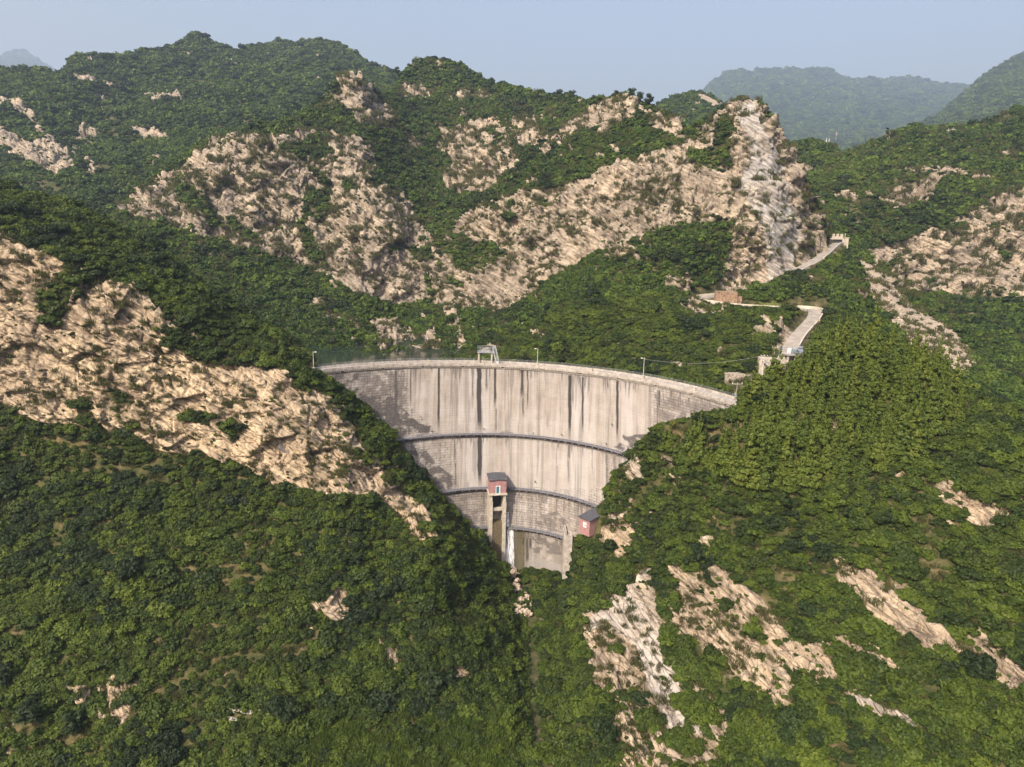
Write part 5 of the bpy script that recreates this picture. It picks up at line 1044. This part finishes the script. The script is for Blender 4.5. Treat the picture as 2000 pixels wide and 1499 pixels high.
# cypresses on the crown of the right-hand hill: up to 300, each a tree of its own
m_ = np.nonzero(inside(LB.PX, LB.PY, CYP_ZONE) & (np.arange(LB.P1.shape[0])[:, None] < LB.nfront + 5) & (LB.rock < .5))
order = rs.permutation(len(m_[0])); got = []
for k in order[:60000]:
    q = LB.P1[m_[0][k], m_[1][k]]
    if len(got) >= 300: break
    if all((q[0] - g[0]) ** 2 + (q[1] - g[1]) ** 2 > rs.uniform(1.0, 4.5) for g in got[-400:]): got.append(q)
in_cyp = (li == 1) & inside(px, py, CYP_ZONE); keep = ~(in_cyp & (rs.rand(len(p)) < .75))
for j, q in enumerate(got):
    hh = 2.9 * np.clip(rs.lognormal(-.03, .33), .45, 1.6); qa, qb = project(np.array([q, (q[0], q[1], q[2] + 2.15 * hh)]).reshape(2, 3))
    if 1270 < qa[1] < 1450:
        lim = np.interp(qa[1], [1270, 1300, 1367, 1432, 1450], [850, 822, 796, 806, 790]); hh = hh * np.clip((qb[0] - lim) / max(qb[0] - qb[1], 1), .0, 1)
        if hh < 1.1: continue
    o = bpy.data.objects.new("cypress_tree", CYP[j % 4]); col.objects.link(o); h = hh
    o.location = Vector(q) - Vector((0, 0, .3)); o.scale = (h * rs.uniform(.75, 1.0), h * rs.uniform(.75, 1.0), h); o.rotation_euler = (rs.uniform(-.06, .06), rs.uniform(-.06, .06), rs.uniform(0, 6.28))
    tag(o, "pointed olive green cypress in the grove crowning the hill right of the dam", "cypress", "cypresses on the hill right of the dam")
# big dark shrubs and trees that stand out one by one
SPECIAL = [("dark_shrub", 312, 925, LA, 2.6, 0, "broad dark shrub at the foot of the tan cliff, leftmost of three", "shrub"), ("dark_shrub", 387, 928, LA, 2.9, 0, "rounded dark shrub at the foot of the tan cliff, middle one of three", "shrub"), ("dark_shrub", 484, 948, LA, 2.0, 0, "small dark shrub at the foot of the tan cliff, rightmost of three", "shrub"),
           ("dark_shrub", 555, 1388, LA, 3.4, 0, "large dark shrub just right of the pale terrace walls", "shrub"), ("dark_shrub", 640, 1370, LA, 2.6, 0, "dark shrub above the bright grass, second right of the terrace walls", "shrub"), ("dark_shrub", 752, 1375, LA, 3.4, 0, "large dark shrub standing over the bright grass, middle of the bottom slope", "shrub"), ("dark_shrub", 850, 1340, LA, 3.8, 0, "largest dark shrub on the lower left slope, above the bright grass", "shrub"), ("dark_shrub", 330, 1440, LA, 2.2, 0, "dark shrub beside the bare earth scar at the bottom left", "shrub"),
           ("yellow_shrub", 1008, 1178, None, 2.3, 1, "yellow leaved shrub in the gorge below the valve tower", "shrub"), ("yellow_shrub", 915, 1052, LA, 1.6, 1, "small yellowish shrub on the left hillside edge against the dam", "shrub"), ("yellow_shrub", 1318, 828, LB, 1.5, 1, "yellowish shrub sticking up against the right end of the dam wall", "shrub"),
           ("leafy_tree", 60, 1420, LA, 3.4, 2, "dark leafy tree in the bottom left corner, tallest there", "tree"), ("leafy_tree", 150, 1440, LA, 3.0, 2, "dark leafy tree left of the bare earth scar", "tree"), ("leafy_tree", 20, 1340, LA, 2.8, 2, "dark leafy tree at the left edge of the lower slope", "tree"), ("leafy_tree", 950, 1160, LA, 2.6, 2, "dark tree on the shaded spur just left of the valve tower's foot", "tree"), ("leafy_tree", 905, 1150, LA, 2.8, 2, "dark leafy tree on the shaded spur, second left of the tower's foot", "tree")]
for k, (nm, a, b_, L, sc__, kd, lab, cat) in enumerate(SPECIAL):
    q = L.pt(a, b_) if L else at(a, b_, 153); me = (SHRUB_DARK[k % 3], SHRUB_YEL[0], TREE[k % 2])[kd]; o = bpy.data.objects.new(nm, me); col.objects.link(o)
    o.location = q - Vector((0, 0, .3)); o.scale = (sc__, sc__ * .95, sc__ * .9); o.rotation_euler = (0, 0, k * 1.7); tag(o, lab, cat)
    keep &= ((p[:, 0] - q.x) ** 2 + (p[:, 1] - q.y) ** 2 + (p[:, 2] - q.z) ** 2) > (sc__ * .75) ** 2
for k in range(22):
    a, b_ = rs.uniform(1012, 1100), rs.uniform(1112, 1165); u_, e_2 = ray(a, b_); Y = -86.2 / float(e_2)
    o = bpy.data.objects.new("shrub", (SHRUB_YEL[0] if k % 9 == 4 else SHRUB_HI[k % 5])); col.objects.link(o); sc__ = rs.uniform(.9, 1.7); o.location = at(a, b_, Y) - Vector((0, 0, .2)); o.scale = (sc__, sc__, sc__ * rs.uniform(.9, 1.3)); o.rotation_euler = (0, 0, k)
    tag(o, "low shrub in the gorge right at the foot of the dam wall", "shrub", "shrubs at the foot of the dam")
for k, (a, b_, h_) in enumerate(((1091, 197, 3.2), (1106, 198, 2.6), (1116, 199, 3.0), (1158, 203, 2.2), (962, 168, 2.6), (981, 175, 2.8), (775, 145, 2.4), (1204, 196, 2.2), (1232, 197, 2.6), (1247, 201, 2.4), (1268, 208, 2.6))):
    o = bpy.data.objects.new("leafy_tree", TREE[k % 2]); col.objects.link(o); o.location = LC.pt(a, b_ + 3); o.scale = (h_ * 1.1, h_ * 1.1, h_ * 1.25); o.rotation_euler = (0, 0, k * 2.1); tag(o, "small dark tree standing out on the skyline of the cliff mountain", "tree", "trees on the skyline")
o = bpy.data.objects.new("boulder", BOULD[2]); col.objects.link(o); o.location = LC.pt(1136, 202); o.scale = (3.2, 2.4, 2.2); tag(o, "pale boulder on the skyline among small trees, behind the cliff peak", "boulder")
p, n_, d, s_, li, px, py, rk = (k[keep] for k in (p, n_, d, s_, li, px, py, rk))
nr_ = len(p); rot = np.stack([rs.uniform(-.15, .15, nr_), rs.uniform(-.15, .15, nr_), rs.uniform(0, 6.28, nr_)], -1)
rot[:, 0] += -n_[:, 1] * .25; rot[:, 1] += n_[:, 0] * .25
scl = np.stack([s_ * .56 * rs.uniform(.85, 1.2, nr_), s_ * .56 * rs.uniform(.85, 1.2, nr_), s_ * .56 * rs.uniform(.75, 1.3, nr_)], -1)
loc = p - n_ * (s_ * .10)[:, None]
# the 300 that show largest: each an object
vis = (px > 5) & (px < 1995) & (py < 1492) & ((li == 0) | (li == 1) | (li == 99)) & (rk < .5)
rank = np.argsort(-np.where(vis, s_ / d, 0))[:300]; solo = np.zeros(nr_, bool); solo[rank] = True
dk_ = fbm(p / 14, 3) + rs.uniform(-.35, .35, nr_)
for k in rank:
    o = bpy.data.objects.new("shrub", (SHRUB_DARK[k % 3] if dk_[k] > .48 else SHRUB_HI[k % 5])); col.objects.link(o); o.location = loc[k]; o.rotation_euler = rot[k]; o.scale = scl[k]
    if li[k] == 0 and px[k] < 1000: tag(o, "leafy green shrub in the thicket on the slope below the tan cliff, left", "shrub", "shrubs on the left slope")
    elif li[k] == 1 and px[k] > 1100: tag(o, "leafy green shrub among rock ledges on the slope below the cypress grove, right", "shrub", "shrubs on the right slope")
    else: tag(o, "leafy green shrub on the valley floor between the two near hills", "shrub", "shrubs on the valley floor")
nearm = (d < 235) & ~solo; farm = (d >= 235) & ~solo
nv = np.where(dk_ > .48, 5 + rs.randint(0, 3, nr_), rs.randint(0, 5, nr_)); fv = np.where(dk_ > .42, 5, rs.randint(0, 5, nr_))
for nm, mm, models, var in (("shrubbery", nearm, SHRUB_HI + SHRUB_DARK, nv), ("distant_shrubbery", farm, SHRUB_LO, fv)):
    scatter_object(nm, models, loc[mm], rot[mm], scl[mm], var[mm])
print("plants", nr_, "near", nearm.sum(), "far", farm.sum(), "cypress", len(got))
# tall grass on the valley floor and the lower slope, dry tufts on ledges
gl, gs_ = [], []
zone = (LA.PY > 1385) & (LA.PX > 520) & (LA.PX < 1080) & (LA.PY < 1560); ii = np.nonzero(zone); pr_ = rs.rand(len(ii[0])) < np.clip(LA.A1[ii] * 1.6, 0, 1) * sstep(1390, 1440, LA.PY[ii] + 30 * fbm(LA.P1[ii] / 9, 3)); gl.append(LA.P1[ii][pr_])
G_ = GND.reshape(-1, 3); mg = (G_[:, 1] > 80) & (G_[:, 1] < 140) & (G_[:, 0] > -50) & (G_[:, 0] < -4); G_ = np.repeat(G_[mg], 2, 0); G_ = G_ + rs.uniform(-.8, .8, G_.shape) * (1, 1, 0); gl.append(G_)
gl = np.concatenate(gl); k = len(gl); scatter_object("tall_grass", GRASS_M, gl, np.stack([np.zeros(k), np.zeros(k), rs.uniform(0, 6.28, k)], -1), np.repeat(rs.uniform(.6, 1.5, k)[:, None], 3, 1), rs.randint(0, 3, k))
dl = []
for L in (LA, LB, LC, LE):
    ii = np.nonzero((L.rock > .15) & (np.arange(L.P1.shape[0])[:, None] < L.nfront)); dd = np.linalg.norm(L.P1[ii], axis=-1); pr_ = rs.rand(len(ii[0])) < L.A1[ii] * .30 * sstep(.38, .6, .5 + .9 * fbm(L.P1[ii] / 7, 3)) * np.clip((180 / dd) ** 1.5, 0, 1); dl.append(L.P1[ii][pr_])
    ii = np.nonzero((L.rock < .5) & (np.arange(L.P1.shape[0])[:, None] < L.nfront) & (L.PY < 1560)); dd = np.linalg.norm(L.P1[ii], axis=-1); pr_ = rs.rand(len(ii[0])) < L.A1[ii] * .34 * np.clip((150 / dd) ** 2.0, 0, 1); dl.append(L.P1[ii][pr_])
dl = np.concatenate(dl); dl = dl[[np.min(np.hypot(ROAD3[::6, 0] - a[0], ROAD3[::6, 1] - a[1])) > 3.2 if 150 < a[1] < 330 and 45 < a[0] < 170 else True for a in dl]]; k = len(dl); scatter_object("dry_grass", DRY_M, dl, np.stack([np.zeros(k), np.zeros(k), rs.uniform(0, 6.28, k)], -1), np.repeat((rs.uniform(.5, 1.25, k) * np.clip(np.linalg.norm(dl, axis=1) / 170, 1, 3))[:, None], 3, 1), rs.randint(0, 3, k))
a_, b_ = rs.uniform(0, 1, 170), rs.normal(0, 1, 170); sx_, sy_ = 992 + 30 * a_ + b_ * 7, 1104 + 96 * a_; uu, ee = ray(sx_, sy_); yy = -86.4 / ee; k = 170
scatter_object("stream_stones", BOULD, np.stack([uu * yy, yy, np.full(k, -86.2)], -1), rs.uniform(0, 6.28, (k, 3)), np.clip(rs.lognormal(-1.0, .5, k), .15, 1.0)[:, None] * rs.uniform(.7, 1.2, (k, 3)), rs.randint(0, 4, k))
q, sr_ = rubble(); k = len(q); scatter_object("rubble", BOULD, q, rs.uniform(0, 6.28, (k, 3)), sr_[:, None] * rs.uniform(.6, 1.2, (k, 3)), rs.randint(0, 4, k))
print("grass", len(gl), "dry", len(dl))

# ------------------------------------------------------------------ haze

me = bpy.data.meshes.new("haze"); bm = bmesh.new(); bmesh.ops.create_cube(bm, size=1.0); bm.to_mesh(me); bm.free()
ho = bpy.data.objects.new("haze", me); col.objects.link(ho); ho.location = (0, 2750, 576); ho.scale = (14000, 9500, 1350); tag(ho, kind='stuff')
hm = bpy.data.materials.new("haze_air"); hm.use_nodes = True; hn = hm.node_tree.nodes; hn.remove(hn["Principled BSDF"]); pv = hn.new("ShaderNodeVolumePrincipled")
pv.inputs["Color"].default_value = (.60, .79, 1.0, 1); pv.inputs["Density"].default_value = HAZE_DENSITY; pv.inputs["Anisotropy"].default_value = .25
hm.node_tree.links.new(pv.outputs[0], hn["Material Output"].inputs["Volume"]); me.materials.append(hm)
